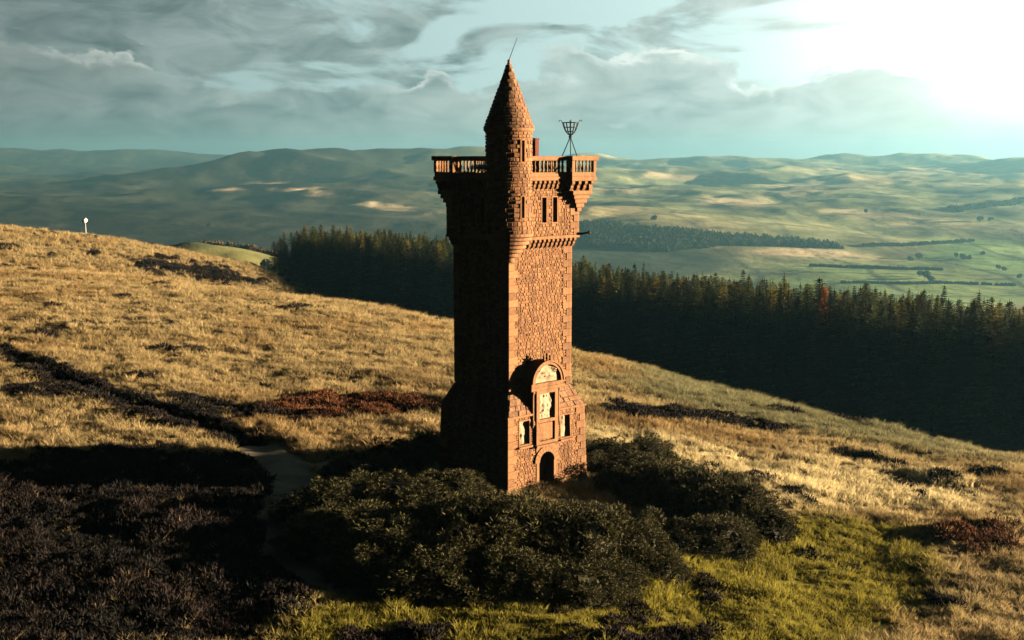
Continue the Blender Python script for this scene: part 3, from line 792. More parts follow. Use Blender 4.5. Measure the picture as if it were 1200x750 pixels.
roof = mesh_obj('cone_roof', *(lambda d: (d[0], d[1]))(MB_lathe := (lambda q: (q.v, q.f))(MB().lathe([(cone_f(EZ) - .03, EZ), (cone_f(TZ - .12) - .02, TZ - .12)], 32))), M['mortar'], turret)
stone_part('roof_stones', ring_stones(cone_f, EZ, TZ - .12, (.14, .2), .24, (), (0, .022)), 'slate', turret)
MB().lathe([(.06, TZ - .14), (.085, TZ - .08), (.05, TZ - .03), (.075, TZ + .03), (.03, TZ + .08)], 10).build('finial', M['dressed'], turret)
ax = Matrix.Rotation(-TA, 3, 'Z')
tip = Vector((0, 0, TZ + .04)); lean = ax @ Vector((.36, 0, .96))
MB().tube([tip, tip + lean * .5, tip + lean], .017, 5, .009).build('aerial_rod', M['iron'], turret)
dl = ax @ Vector((-.80, -.60, 0))
MB().tube([(dl.x * (cone_f(z) + .05), dl.y * (cone_f(z) + .05), z) for z in (18.7, 17.8, 16.9, 16.1)], .012, 5).build('conductor_cable', M['lead'], turret)
# red clay flue beside the turret
fl = MB(); fl.box(-.15, .06, -1.68, -1.47, 14.02, 15.54, c=.015).box(-.17, .08, -1.70, -1.45, 15.545, 15.63, c=.02); fl.build('chimney_flue', M['brick_red'], tower)
# water spout at the right corner
wx = ax @ Vector((1, 0, 0)); p0 = Vector((2.1, -2.1, 11.34))
sp = MB(); sp.tube([p0 - wx * .2, p0 + wx * .22, p0 + wx * .50 + Vector((0, 0, .05))], .06, 7, .045); sp.lathe([(.03, 11.33), (.085, 11.36), (.085, 11.43), (.03, 11.47)], 8, p0.x + wx.x * .52, p0.y + wx.y * .52)
sp.build('water_spout', M['iron'], tower)

# doorway in the plinth
dc, dw, spring = door_c, .46, 1.14
mpA = face_map(0, lambda z: 2.40)
dway = MB()
def prism(m, pts, n0, n1):
    k = len(pts); v = [mpA(s, z, n) for n in (n0, n1) for s, z in pts]
    m.add(v, [tuple(reversed(range(k))), tuple(range(k, 2 * k))] + [(i, (i + 1) % k, (i + 1) % k + k, i + k) for i in range(k)])
for sgn in (-1, 1):
    a, b = sorted((dc + sgn * dw, dc + sgn * .62)); prism(dway, [(a, -1.2), (b, -1.2), (b, spring), (a, spring)], -.55, .045)
    arc = [(dc + sgn * dw * math.cos(t), spring + .002 + dw * math.sin(t)) for t in np.linspace(0, math.pi / 2, 9)]
    pts = arc + [(dc, 1.92), (dc + sgn * .62, 1.92), (dc + sgn * .62, spring + .002)]
    if sgn < 0: pts = pts[::-1]
    prism(dway, pts, -.55, .03)
doorway = dway.build('doorway', M['dressed'], tower)
for i in range(11):
    t0, t1 = math.pi * i / 11 + .012, math.pi * (i + 1) / 11 - .012; r0, r1 = dw - .004, (.74 if i != 5 else .82)
    m = MB(); prism(m, [(dc + r0 * math.cos(t), spring + r0 * math.sin(t)) for t in (t0, (t0 + t1) / 2, t1)][::-1] + [(dc + r1 * math.cos(t), spring + r1 * math.sin(t)) for t in (t0, t1)], -.3, .08)
    m.build('voussoir', M['dressed'], doorway)
for i in range(6):
    a = dc - dw + i * dw / 3
    m = MB(); prism(m, [(a + .006, -1.1), (a + dw / 3 - .006, -1.1), (a + dw / 3 - .006, 1.66), (a + .006, 1.66)], -.52, -.42 + .008 * (i % 2)); m.build('door_plank', M['door'], doorway)
m = MB(); prism(m, [(dc + .26, .42), (dc + .32, .42), (dc + .32, .55), (dc + .26, .55)], -.43, -.37); m.build('door_handle', M['iron'], doorway)
# carved niches either side
mpP = face_map(0, HP)
for i, h in enumerate((niche_l, niche_r)):
    w = opening(tower, 0, HP, h, 'niche', .17, .06, None, .02)
    relief(w, 'carved_panel', mpP, h[0] + .06, h[1] - .06, h[2] + .06, h[3] - .06, -.15, .05, 11 + i)
    m = MB(); v = [mpP(s, z, n) for n in (0, .12) for s, z in ((h[0] - .05, h[2] - .09), (h[1] + .05, h[2] - .09), (h[1] + .05, h[2] - .002), (h[0] - .05, h[2] - .002))]
    m.add(v, [(0, 3, 2, 1), (4, 5, 6, 7), (0, 1, 5, 4), (1, 2, 6, 5), (2, 3, 7, 6), (3, 0, 4, 7)]); m.build('sill', M['dressed'], w)
opening(plinth, 3, HP, slit_b, 'window')
# armorial bay standing on the plinth above the door, against the shaft
bc = -.12
bay = MB()
yb, yf = -1.86, -2.50
bay.box(bc - .66, bc - .47, yf, yb, 1.98, 4.46).box(bc + .47, bc + .66, yf, yb, 1.98, 4.46)
bay.box(bc - .47, bc + .47, yf + .001, yb, 4.30, 4.46).box(bc - .47, bc + .47, yf + .001, yb, 1.98, 2.12).box(bc - .47, bc + .47, yf + .001, yb, 2.98, 3.12)
bay.box(bc - .47, bc + .47, yf + .17, yb + .001, 2.12, 2.98).box(bc - .47, bc + .47, yf + .17, yb + .001, 3.12, 4.30)
bayo = bay.build('armorial_bay', M['dressed'], tower)
MB().box(bc - .74, bc + .74, -2.62, -2.30, 1.88, 1.975, c=.02).build('ledge', M['dressed'], bayo)
mpB = lambda s, z, n: (s, yf - n, z)
relief(bayo, 'carved_panel', mpB, bc - .46, bc + .46, 3.13, 4.29, -.15, .09, 31)
MB().box(bc - .41, bc + .41, yf + .07, yf + .168, 2.17, 2.93, c=.02).build('inscription_panel', M['dressed'], bayo)
for sgn in (-1, 1):
    c = MB(); c.lathe([(.10, 3.0), (.10, 3.08), (.065, 3.12), (.06, 4.25), (.085, 4.32), (.11, 4.36), (.11, 4.459)], 12, bc + sgn * .79, yf + .12)
    c.lathe([(.02, 2.78), (.06, 2.86), (.11, 2.94), (.11, 2.998)], 12, bc + sgn * .79, yf + .12); c.build('column', M['dressed'], bayo)
    MB().box(*sorted((bc + sgn * .662, bc + sgn * .92)), yf + .30, yb, 2.5, 4.46).build('side_pier', M['dressed'], bayo)
MB().box(bc - 1.02, bc + 1.02, yf - .05, yb, 4.462, 4.62, c=.03).box(bc - .96, bc + .96, yf, yb, 4.622, 4.72, c=.01).box(bc - 1.05, bc + 1.05, yf - .09, yb, 4.722, 4.80, c=.02).build('cornice', M['dressed'], bayo)
pr = .93; ped = MB(); na_ = 20
arc = [(math.cos(math.pi * i / na_), math.sin(math.pi * i / na_)) for i in range(na_ + 1)]
def arch_band(m, r0, r1, y0, y1, z0):
    v = [(bc + r * c, y, z0 + r * s) for c, s in arc for r, y in ((r0, y0), (r1, y0), (r1, y1), (r0, y1))]; f = []
    for i in range(na_):
        for k in range(4): f.append((i * 4 + k, i * 4 + (k + 1) % 4, i * 4 + 4 + (k + 1) % 4, i * 4 + 4 + k))
    f += [(0, 3, 2, 1), tuple(na_ * 4 + k for k in range(4))]; m.add(v, f)
arch_band(ped, .80, .93, yf - .06, yb, 4.803); arch_band(ped, .93, .99, yf - .10, yb, 4.803)
v = [(bc, yf + .08, 4.803)] + [(bc + .805 * c, yf + .08, 4.803 + .805 * s) for c, s in arc]; ped.add(v, [(0, i, i + 1) for i in range(1, na_ + 1)])
pedo = ped.build('pediment', M['dressed'], bayo)
mpT = lambda s, z, n: (s, yf + .08 - n, z)
relief(bayo, 'tympanum_carving', mpT, bc - .80, bc + .80, 4.81, 5.60, .012, .11, 55, shape=lambda U, W: ((U ** 2 + ((W + 1) / 2) ** 2) < .96) * 1.0)
for dx, hh_ in ((-.17, .26), (.02, .36), (.21, .26)):
    zb = 4.80 + math.sqrt(max(0, .99 ** 2 - dx * dx)) - .03
    MB().lathe([(.05, zb), (.09, zb + hh_ * .3), (.045, zb + hh_ * .55), (.075, zb + hh_ * .8), (.02, zb + hh_)], 9, bc + dx, yf + .06).build('finial', M['dressed'], bayo)

# iron fire beacon on the right-hand bartizan
def world_of(lx, ly): return TX + lx * math.cos(TA) - ly * math.sin(TA), TY + lx * math.sin(TA) + ly * math.cos(TA)
bx, by = world_of(1.56, -2.14)
beacon = empty('fire_beacon', (bx, by, 14.13))
tag(beacon, 'black iron fire basket on a tripod standing on the tower top', 'beacon')
hub = 1.57
for a in (R(-90), R(38), R(150)):
    rr = .74
    MB().tube([(0, 0, hub), (rr * math.cos(a), rr * math.sin(a), .01)], .022, 6).build('leg', M['iron'], beacon)
MB().lathe([(.03, hub - .08), (.075, hub - .04), (.08, hub + .02), (.04, hub + .07)], 10).build('hub', M['iron'], beacon)
for i in range(12):
    a = 2 * math.pi * i / 12; ca, sa = math.cos(a), math.sin(a)
    pts = [(.10, hub + .10), (.22, hub + .24), (.30, hub + .42), (.36, hub + .62)]
    if i % 3 == 0: pts += [(.42, hub + .73), (.48, hub + .735), (.52, hub + .67)]
    MB().tube([(0, 0, hub + .05)] + [(r * ca, r * sa, z) for r, z in pts], .016, 5).build('basket_bar', M['iron'], beacon)
for r, z in ((.22, hub + .24), (.30, hub + .42), (.365, hub + .63)):
    MB().tube([(r * math.cos(2 * math.pi * i / 20), r * math.sin(2 * math.pi * i / 20), z) for i in range(21)], .016, 5).build('basket_hoop', M['iron'], beacon)
MB().tube([(0, 0, hub), (0, 0, hub + .68)], .035, 6).build('core_rod', M['iron'], beacon)
# ------------------------------------------------------------------ leafy things
def unit(v): return v / np.maximum(np.linalg.norm(v, axis=1, keepdims=True), 1e-6)
def sprigs(P, D, size, n_tri, rs, spread=.55, width=.34):
    """n_tri narrow leaves fanning out of each point P along D"""
    V, T = [], []
    N = len(P)
    for _ in range(n_tri):
        d = unit(D + rs.normal(0, spread, (N, 3)))
        side = unit(np.cross(d, rs.normal(0, 1, (N, 3))))
        L = size * rs.uniform(.6, 1.3, (N, 1))
        a = P - side * L * width * .5; b = P + side * L * width * .5; c = P + d * L
        V.append(np.stack([a, b, c], 1)); T.append(rs.uniform(0, 1, N))
    return np.concatenate(V).reshape(-1, 3), np.concatenate(T)
def tri_mesh(name, V, T, mat, extra=None):
    V = list(map(tuple, V)); F_ = [(3 * i, 3 * i + 1, 3 * i + 2) for i in range(len(V) // 3)]; T = list(T)
    if extra is not None:
        k = len(V); V += [tuple(q) for q in extra[0]]; F_ += [tuple(i + k for i in q) for q in extra[1]]; T += [extra[2]] * len(extra[1])
    return mesh_obj(name, V, F_, mat, tint=T, link=False).data
def lump_r(d, ph):
    return 1 + .16 * np.sin(3.1 * d[:, 0] + ph) * np.cos(2.7 * d[:, 1] - ph) + .11 * np.sin(6.3 * d[:, 1] + 2 * ph + 2 * d[:, 2]) * np.cos(5.2 * d[:, 0]) + .07 * np.sin(11 * d[:, 0] + 9 * d[:, 2] + ph) * np.sin(10 * d[:, 1] - ph)
def bush_mesh(seed, n=8500):
    """unit gorse bush: radius about 1, height about 1"""
    rs = np.random.default_rng(seed); ph = rs.uniform(0, 6)
    nc = 165; per = n // nc
    d = unit(rs.normal(0, 1, (nc, 3))); d[:, 2] = np.abs(d[:, 2]) - .04; d = unit(d)
    cr = rs.uniform(.10, .22, nc); C = d * (lump_r(d, ph) * rs.uniform(.80, 1.08, nc))[:, None]
    q = unit(rs.normal(0, 1, (nc, per, 3)).reshape(-1, 3)).reshape(nc, per, 3); q[..., 2] += .15; out = q + .5 * d[:, None, :]
    P = (C[:, None, :] + q * (cr * 1.0)[:, None, None] * rs.uniform(.7, 1.0, (nc, per, 1))).reshape(-1, 3); P[:, 2] = np.maximum(P[:, 2], -.03)
    D = unit(out.reshape(-1, 3) + np.array((0, 0, .35)))
    V, T = sprigs(P, D, .085, 4, rs, .6, .24)
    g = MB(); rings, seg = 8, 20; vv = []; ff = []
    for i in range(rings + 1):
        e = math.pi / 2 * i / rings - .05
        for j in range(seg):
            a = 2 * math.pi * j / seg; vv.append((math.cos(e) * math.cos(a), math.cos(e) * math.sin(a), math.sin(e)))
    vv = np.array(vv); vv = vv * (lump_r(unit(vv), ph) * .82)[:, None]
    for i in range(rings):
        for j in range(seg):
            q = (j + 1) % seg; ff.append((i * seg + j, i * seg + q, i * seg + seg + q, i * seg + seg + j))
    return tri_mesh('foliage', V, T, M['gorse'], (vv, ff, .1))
def stem_mesh(seed):
    rs = random.Random(seed); m = MB()
    for i in range(6):
        a = rs.uniform(0, 6.28); r = rs.uniform(.35, .6); m.tube([(0, 0, -.12), (r * .4 * math.cos(a), r * .4 * math.sin(a), .3), (r * math.cos(a), r * math.sin(a), .66)], .035, 5, .012)
    return m.build('stems', M['bark'], link=False).data
BUSH = [bush_mesh(s) for s in range(100, 106)]; STEM = [stem_mesh(s) for s in range(3)]
# (photo column, row of its foot, radius, height, which clump)
GORSE = [(560, 640, 2.0, 2.0, 0), (618, 655, 2.2, 2.3, 0), (676, 662, 2.1, 2.3, 0), (728, 660, 1.9, 2.0, 0), (764, 672, 1.4, 1.0, 0), (600, 690, 1.8, 1.3, 0), (655, 694, 1.9, 1.3, 0), (705, 688, 1.7, 1.2, 0), (552, 674, 2.0, 1.8, 0), (640, 622, 1.7, 1.2, 0), (688, 626, 1.6, 1.3, 0), (590, 610, 1.4, .9, 0),
         (716, 542, 1.4, 1.3, 1), (746, 560, 1.8, 1.1, 1), (782, 588, 1.9, 1.9, 1), (822, 606, 2.0, 2.1, 1), (862, 618, 1.9, 1.9, 1), (890, 627, 1.3, 1.3, 1), (838, 640, 1.6, 1.4, 1), (800, 644, 1.5, 1.2, 1), (758, 540, 1.5, 1.3, 1), (806, 568, 1.4, 1.0, 1), (848, 590, 1.6, 1.5, 1), (722, 574, 1.5, .9, 1), (762, 596, 1.4, 1.2, 1), (704, 552, 1.2, .9, 1),
         (392, 600, 1.9, 1.4, 2), (430, 568, 1.9, 1.5, 2), (425, 632, 2.2, 1.4, 2), (470, 656, 2.2, 1.4, 2), (480, 598, 2.1, 1.5, 2), (516, 636, 2.1, 1.6, 2), (516, 686, 1.9, 1.4, 2), (470, 550, 1.7, 1.5, 2), (525, 590, 1.8, 1.4, 2), (505, 538, 1.4, 1.4, 2), (385, 634, 1.8, 1.2, 2), (430, 668, 1.6, 1.2, 2)]
GLAB = ['dark green gorse bush in the mass below the tower doorway', 'dark green gorse bush in the bank beside the tower, sunlit on its crest', 'gorse bush in deep shade beside the unlit tower side']
GGRP = ['gorse bushes below the doorway', 'gorse bushes on the sunny bank', 'gorse bushes in the tower shade']
FOOT = []
for i, (px, py, r, h, g) in enumerate(GORSE):
    x, y, z = ground_at(px, py)
    dx, dy = x - TX, y - TY
    FOOT.append((x, y, r))
    o = empty('gorse_bush', (x, y, z - .05), random.uniform(0, 6.28)); sz = 'low ' if h < 1.35 else 'tall '; tag(o, sz + GLAB[g], 'bush', sz + GGRP[g])
    s = (r * random.uniform(.92, 1.1), r * random.uniform(.92, 1.1), h * .86)
    inst('foliage', BUSH[i % 6], o, scale=s); inst('stems', STEM[i % 3], o, scale=s)

def conifer_mesh(seed, H=18.0, rb=2.3, mat='spruce', low=.10, whorl=.42, nb=8, sparse=0.0, power=.85):
    rs = np.random.default_rng(seed); V = []; T = []
    z = H * low
    while z < H - .15:
        f = (H - z) / H; r = rb * min(1.0, f ** power * 1.25) * rs.uniform(.8, 1.12); n = max(5, int(nb * (0.75 + .45 * f)))
        a0 = rs.uniform(0, 6.28)
        for k in range(n):
            if rs.uniform() < sparse: continue
            a = a0 + 2 * math.pi * k / n + rs.normal(0, .18); L = r * rs.uniform(.75, 1.15)
            rise = .35 * (1 - f) * L + rs.normal(0, .06) * L; droop = -.28 * f * L
            ca, sa = math.cos(a), math.sin(a); ns = 4 if f > .25 else 3; tn = rs.uniform(0, 1)
            prev = None
            for q in range(1, ns + 1):
                t = q / ns; rr = L * t; zz = z + rise * t + droop * t * t
                w = (.60 - .32 * t) * max(.5, L * .5) * rs.uniform(.7, 1.2)
                tipx = rr + .30 * L / ns * 2.2
                # two side twigs and the leader as thin blades
                for sg in (-1, 1):
                    bxx = (rr - L / ns) ; V += [(bxx * ca, bxx * sa, zz + .04), (rr * ca, rr * sa, zz), ((rr + w * .35) * ca - sg * w * sa, (rr + w * .35) * sa + sg * w * ca, zz - .10 * w - rs.uniform(0, .12))]; T.append(np.clip(tn * .6 + rs.uniform(0, .5), 0, 1))
                V += [((rr - L / ns) * ca - .06 * sa, (rr - L / ns) * sa + .06 * ca, zz - .02), ((rr - L / ns) * ca + .06 * sa, (rr - L / ns) * sa - .06 * ca, zz - .06), (min(tipx, L * 1.12) * ca, min(tipx, L * 1.12) * sa, zz + .05 * (1 - f))]; T.append(np.clip(tn * .6 + rs.uniform(0, .5), 0, 1))
        z += whorl * (.42 + .6 * f) * rs.uniform(.8, 1.2)
    for k in range(5):
        a = k * 1.25; V += [(.05 * math.cos(a), .05 * math.sin(a), H - .5), (-.05 * math.cos(a), .05 * math.sin(a), H - .5), (.03 * math.sin(a), 0, H + .25)]; T.append(.6)
    return tri_mesh('crown', np.array(V), T, M[mat])
def trunk_mesh(H=18.0):
    m = MB(); m.tube([(0, 0, -.6), (.03, 0, H * .3), (-.02, .03, H * .7), (0, 0, H * .98)], .19, 7, .02); return m.build('trunk', M['bark'], link=False).data
TRUNK = trunk_mesh()
CROWN = {}
for mat in ('spruce', 'spruce_olive', 'larch_gold', 'larch_orange'):
    CROWN[mat] = [conifer_mesh(200 + i, 18, (2.5, 2.8, 2.3, 3.0)[i], mat, .10, .46, 9, .06 if 'spruce' in mat else .15, (.72, .66, .8, .6)[i]) for i in range(4)] if mat != 'larch_orange' else [conifer_mesh(230, 18, 2.0, mat, .1, .40, 9, .05, .7)]
def tree_label(kind, row, left):
    if kind == 'larch_orange': return 'bright orange larch standing out among the dark plantation spruces', None
    what = {'spruce': 'dark green spruce', 'spruce_olive': 'olive green spruce', 'larch_gold': 'yellowing larch'}[kind]
    where = 'on the front edge of' if row == 0 else 'just behind the front edge of'
    which = 'the plantation near the ridge' if left else 'the plantation above the valley fields'
    return '%s %s %s' % (what, where, which), '%s trees %s %s' % (what, where, which)
EL, ER = np.array((-68.0, 340.0)), np.array((64.0, 150.0)); EDIR = (ER - EL) / np.linalg.norm(ER - EL); EB = np.array((-EDIR[1], EDIR[0]))
if EB[1] < 0: EB = -EB
ELEN = np.linalg.norm(ER - EL)
def tree_top(t):          # t 0 at the left end of the wood, 1 at the right edge of the photo
    return float(np.interp(t, [0, .06, .2, .41, .6, .8, 1.0, 1.2], [-9.5, -5.2, -3.6, -4.9, -6.5, -5.2, -4.4, -4.6]))
solo, rest = [], []
rs = random.Random(12)
for row in range(11):
    n = int((ELEN + 26) / 2.85)
    for i in range(n):
        s = i * 2.85 + rs.uniform(-.7, .7) + (row % 2) * 1.4; b = row * 2.7 + rs.uniform(-.7, .7)
        p = EL + EDIR * s + EB * b; t = s / ELEN
        
        top = tree_top(t) + max(-1.6, rs.gauss(0, .8)) - .30 * row + (.9 if rs.random() < .06 else 0)
        g = float(height(p[0:1], p[1:2])[0]); H = min(26, max(11, top - g))
        px = 600 + F * p[0] / p[1]
        kind = 'spruce'; r_ = rs.random()
        if t < .55: kind = 'spruce' if r_ < .38 else 'spruce_olive' if r_ < .75 else 'larch_gold'
        else: kind = 'spruce' if r_ < .60 else 'spruce_olive' if r_ < .84 else 'larch_gold'
        (solo if row < 4 and px < 1330 else rest).append([p[0], p[1], g, H, kind, rs.uniform(0, 6.28), rs.randrange(4), px, row])
# one orange larch stands in the second row
best = min((q for q in solo if q[8] == 0), key=lambda q: abs(q[7] - 965)); best[4] = 'larch_orange'; best[6] = 0; best[3] = max(best[3], tree_top(.75) + 1.5 - best[2])
solo.sort(key=lambda q: (q[4] != 'larch_orange', q[8])); rest += solo[298:]; solo = solo[:298]
for x, y, g, H, kind, rz, vi, px, row in solo:
    nm = 'larch_tree' if 'larch' in kind else 'spruce_tree'
    o = empty(nm, (x, y, g), rz); k = H / 18; w = k * rs.uniform(1.0, 1.4)
    lb, gp = tree_label(kind, row, px < 600); tag(o, lb, 'tree', gp)
    inst('trunk', TRUNK, o, scale=(w, w, k)); inst('crown', CROWN[kind][vi % len(CROWN[kind])], o, scale=(w, w, k))

# ------------------------------------------------------------------ scattered stuff by geometry nodes
def scatter(name, pts, rot, scl, vi, sources, tint=None):
    me = bpy.data.meshes.new(name); me.from_pydata([tuple(p) for p in pts], [], [])
    n = len(pts)
    a = me.attributes.new('rot', 'FLOAT_VECTOR', 'POINT'); a.data.foreach_set('vector', np.asarray(rot, np.float32).ravel())
    a = me.attributes.new('scl', 'FLOAT_VECTOR', 'POINT'); a.data.foreach_set('vector', np.asarray(scl, np.float32).ravel())
    a = me.attributes.new('vi', 'INT', 'POINT'); a.data.foreach_set('value', np.asarray(vi, np.int32))
    if tint is not None:
        a = me.attributes.new('tintc', 'FLOAT_COLOR', 'POINT'); a.data.foreach_set('color', np.concatenate([tint, np.ones((n, 1))], 1).astype(np.float32).ravel())
    o = bpy.data.objects.new(name, me); COL.objects.link(o); o['kind'] = 'stuff'
    coll = bpy.data.collections.new(name + '_source')
    for i, q in enumerate(sources):
        s = bpy.data.objects.new('%s_piece_%02d' % (name, i), q); coll.objects.link(s)
    t = bpy.data.node_groups.new(name, 'GeometryNodeTree')
    t.interface.new_socket('Geometry', in_out='INPUT', socket_type='NodeSocketGeometry'); t.interface.new_socket('Geometry', in_out='OUTPUT', socket_type='NodeSocketGeometry')
    gi = t.nodes.new('NodeGroupInput'); go = t.nodes.new('NodeGroupOutput'); ci = t.nodes.new('GeometryNodeCollectionInfo'); ci.inputs[0].default_value = coll
    ci.inputs['Separate Children'].default_value = True; ci.inputs['Reset Children'].default_value = True
    ip = t.nodes.new('GeometryNodeInstanceOnPoints'); ip.inputs['Pick Instance'].default_value = True
    def named(nm, ty):
        q = t.nodes.new('GeometryNodeInputNamedAttribute'); q.data_type = ty; q.inputs[0].default_value = nm; return q.outputs[0]
    er = t.nodes.new('FunctionNodeEulerToRotation'); t.links.new(named('rot', 'FLOAT_VECTOR'), er.inputs[0])
    L = t.links.new
    L(gi.outputs[0], ip.inputs['Points']); L(ci.outputs[0], ip.inputs['Instance']); L(named('vi', 'INT'), ip.inputs['Instance Index'])
    L(er.outputs[0], ip.inputs['Rotation']); L(named('scl', 'FLOAT_VECTOR'), ip.inputs['Scale']); L(ip.outputs[0], go.inputs[0])
    md = o.modifiers.new('scatter', 'NODES'); md.node_group = t
    return o
def blades(seed, n, rad, hmin, hmax, w, lean):
    rs = np.random.default_rng(seed); V = []; F_ = []; T = []
    for _ in range(n):
        a = rs.uniform(0, 6.28); r = rad * math.sqrt(rs.uniform()); x, y = r * math.cos(a), r * math.sin(a)
        h = rs.uniform(hmin, hmax); ld = a + rs.normal(0, .7); l = lean * h * rs.uniform(.2, 1.1); b = rs.uniform(0, 3.14)
        wx, wy = math.cos(b) * w / 2, math.sin(b) * w / 2; dx, dy = math.cos(ld) * l, math.sin(ld) * l
        k = len(V)
        V += [(x - wx, y - wy, -.05), (x + wx, y + wy, -.05), (x + dx * .35 + wx * .8, y + dy * .35 + wy * .8, h * .62), (x + dx * .35 - wx * .8, y + dy * .35 - wy * .8, h * .62), (x + dx, y + dy, h)]
        F_ += [(k, k + 1, k + 2, k + 3), (k + 3, k + 2, k + 4)]; t = rs.uniform(); T += [t * .7, min(1, t + .2)]
    return mesh_obj('tuft', V, F_, M['grass'], tint=T, link=False).data
def heath_mesh(seed):
    rs = np.random.default_rng(seed); n = 150
    d = rs.normal(0, 1, (n, 3)); d[:, 2] = np.abs(d[:, 2]); d = unit(d)
    P = d * np.array((.30, .30, .24)) * rs.uniform(.55, 1.0, (n, 1)); V, T = sprigs(P, unit(d + np.array((0, 0, .6))), .10, 2, rs, .6, .32)
    me = tri_mesh('heath', V, T, M['heather']); return me
TUFT = [blades(1, 34, .16, .18, .38, .018, .95), blades(2, 38, .20, .14, .33, .020, 1.1), blades(3, 28, .14, .22, .44, .017, .8), blades(4, 40, .22, .10, .22, .022, .8), blades(5, 46, .26, .08, .18, .024, .9)]
HEAT = [heath_mesh(s) for s in (1, 2, 3)]
def scatter_turf():
    rs = np.random.default_rng(99); X, Y, S = [], [], []
    for y0, y1, dens, sc, lo, hi in ((30, 44, 17, .95, -.56, .56), (44, 60, 13, 1.0, -.56, .56), (60, 85, 9, 1.1, -.56, .56), (85, 115, 6.5, 1.2, -.56, .56), (115, 165, 4.2, 1.4, -.56, .25), (165, 330, .95, 2.3, -.56, -.10)):
        n = int(dens * (hi - lo) * (y1 * y1 - y0 * y0) / 2)
        y = np.sqrt(rs.uniform(y0 * y0, y1 * y1, n)); x = y * rs.uniform(lo, hi, n); X.append(x); Y.append(y); S.append(np.full(n, sc))
    x = np.concatenate(X); y = np.concatenate(Y); s = np.concatenate(S)
    ok = path_dist(x, y) > rs.uniform(-.25, .15, len(x))
    c, sn = math.cos(-TA), math.sin(-TA); lx = (x - TX) * c - (y - TY) * sn; ly = (x - TX) * sn + (y - TY) * c
    ok &= (np.maximum(np.abs(lx), np.abs(ly)) > 2.6)
    for fx, fy, r in FOOT: ok &= np.hypot(x - fx, y - fy) > r * .72
    x, y, s = x[ok], y[ok], s[ok]; z = height_cut(x, y)
    g, hc, heath, green = moor_colour(x, y, z)
    is_h = rs.uniform(0, 1, len(x)) < heath * .93
    size = (.75 + .55 * np.clip(fbm(x, y, 1.7, 2, 77) + .3, 0, 1.3)) * rs.uniform(.75, 1.25, len(x)) * s
    rot = np.stack([rs.normal(0, .10, len(x)), rs.normal(0, .10, len(x)), rs.uniform(0, 6.28, len(x))], 1)
    j = rs.uniform(.72, 1.3, (len(x), 1))
    k = ~is_h
    short = (rs.uniform(0, 1, len(x)) < green * .85)
    vi = np.where(short, rs.integers(3, 5, len(x)), rs.integers(0, 3, len(x)))
    # the scattered sources are picked in name order
    scatter('grass', np.c_[x, y, z][k], rot[k], np.repeat(size[k][:, None], 3, 1), vi[k], TUFT, np.clip(g * j, .01, .9)[k])
    hs = size[is_h] * rs.uniform(1.0, 1.7, is_h.sum())
    scatter('heather', np.c_[x, y, z - .03][is_h], rot[is_h], np.repeat(hs[:, None], 3, 1), rs.integers(0, 3, is_h.sum()), HEAT, np.clip(hc * j, .006, .6)[is_h])
scatter_turf()
# the inner rows of the plantation, seen only as a mass behind the edge trees
def scatter_rows(name, rows, mats):
    src = [CROWN[m_][i] for m_ in mats for i in range(4)]
    vi = [mats.index(q[4]) * 4 + q[6] if q[4] in mats else q[6] for q in rows]
    return scatter(name, [(q[0], q[1], q[2]) for q in rows], [(0, 0, q[5]) for q in rows], [(q[3] / 18,) * 3 for q in rows], vi, src)
tag(scatter_rows('conifer_wood', rest, ['spruce', 'spruce_olive', 'larch_gold']), 'inner rows of the conifer plantation behind its edge', 'wood')
bpy.data.objects['grass'].update_tag()
tag(bpy.data.objects['grass'], 'tussocky straw and green grass over the moor', 'grass'); tag(bpy.data.objects['heather'], 'dark brown heather growing in bands through the grass', 'heather')

# ------------------------------------------------------------------ far woods, hedges and trees in the valley
def crown_blob(seed, mat, n=420):
    rs = np.random.default_rng(seed); d = unit(rs.normal(0, 1, (n, 3))); ph = rs.uniform(0, 6)
    cc = rs.normal(0, .34, (6, 3)) * np.array((1, 1, .6)); P = cc[rs.integers(0, 6, n)] + .58 * d * (lump_r(d, ph) * rs.uniform(.55, 1.0, n))[:, None] * np.array((1, 1, .85)); V, T = sprigs(P, d, .36, 2, rs, .6, .7); return tri_mesh('crown', V, T, M[mat])
DENSE = [crown_blob(s, 'spruce', 300) for s in (11, 12)]; ROUND = [crown_blob(s, 'broadleaf') for s in (1, 2, 3)]; RUSTY = [crown_blob(s, 'rustwood') for s in (4, 5)]
def far_ground(px, py, y0=390, y1=8000):
    a, b, c = pixdir(px, py); Y = np.geomspace(y0, y1, 2500); t = Y / b; zz = CZ + c * t
    g = height(a * t, Y); k = np.argmax(zz <= g)
    if not (zz <= g).any(): return None
    return float(a * t[k]), float(Y[k]), float(g[k])
def inpoly(px, py, poly):
    c = False; j = len(poly) - 1
    for i in range(len(poly)):
        if (poly[i][1] > py) != (poly[j][1] > py) and px < (poly[j][0] - poly[i][0]) * (py - poly[i][1]) / (poly[j][1] - poly[i][1]) + poly[i][0]: c = not c
        j = i
    return c
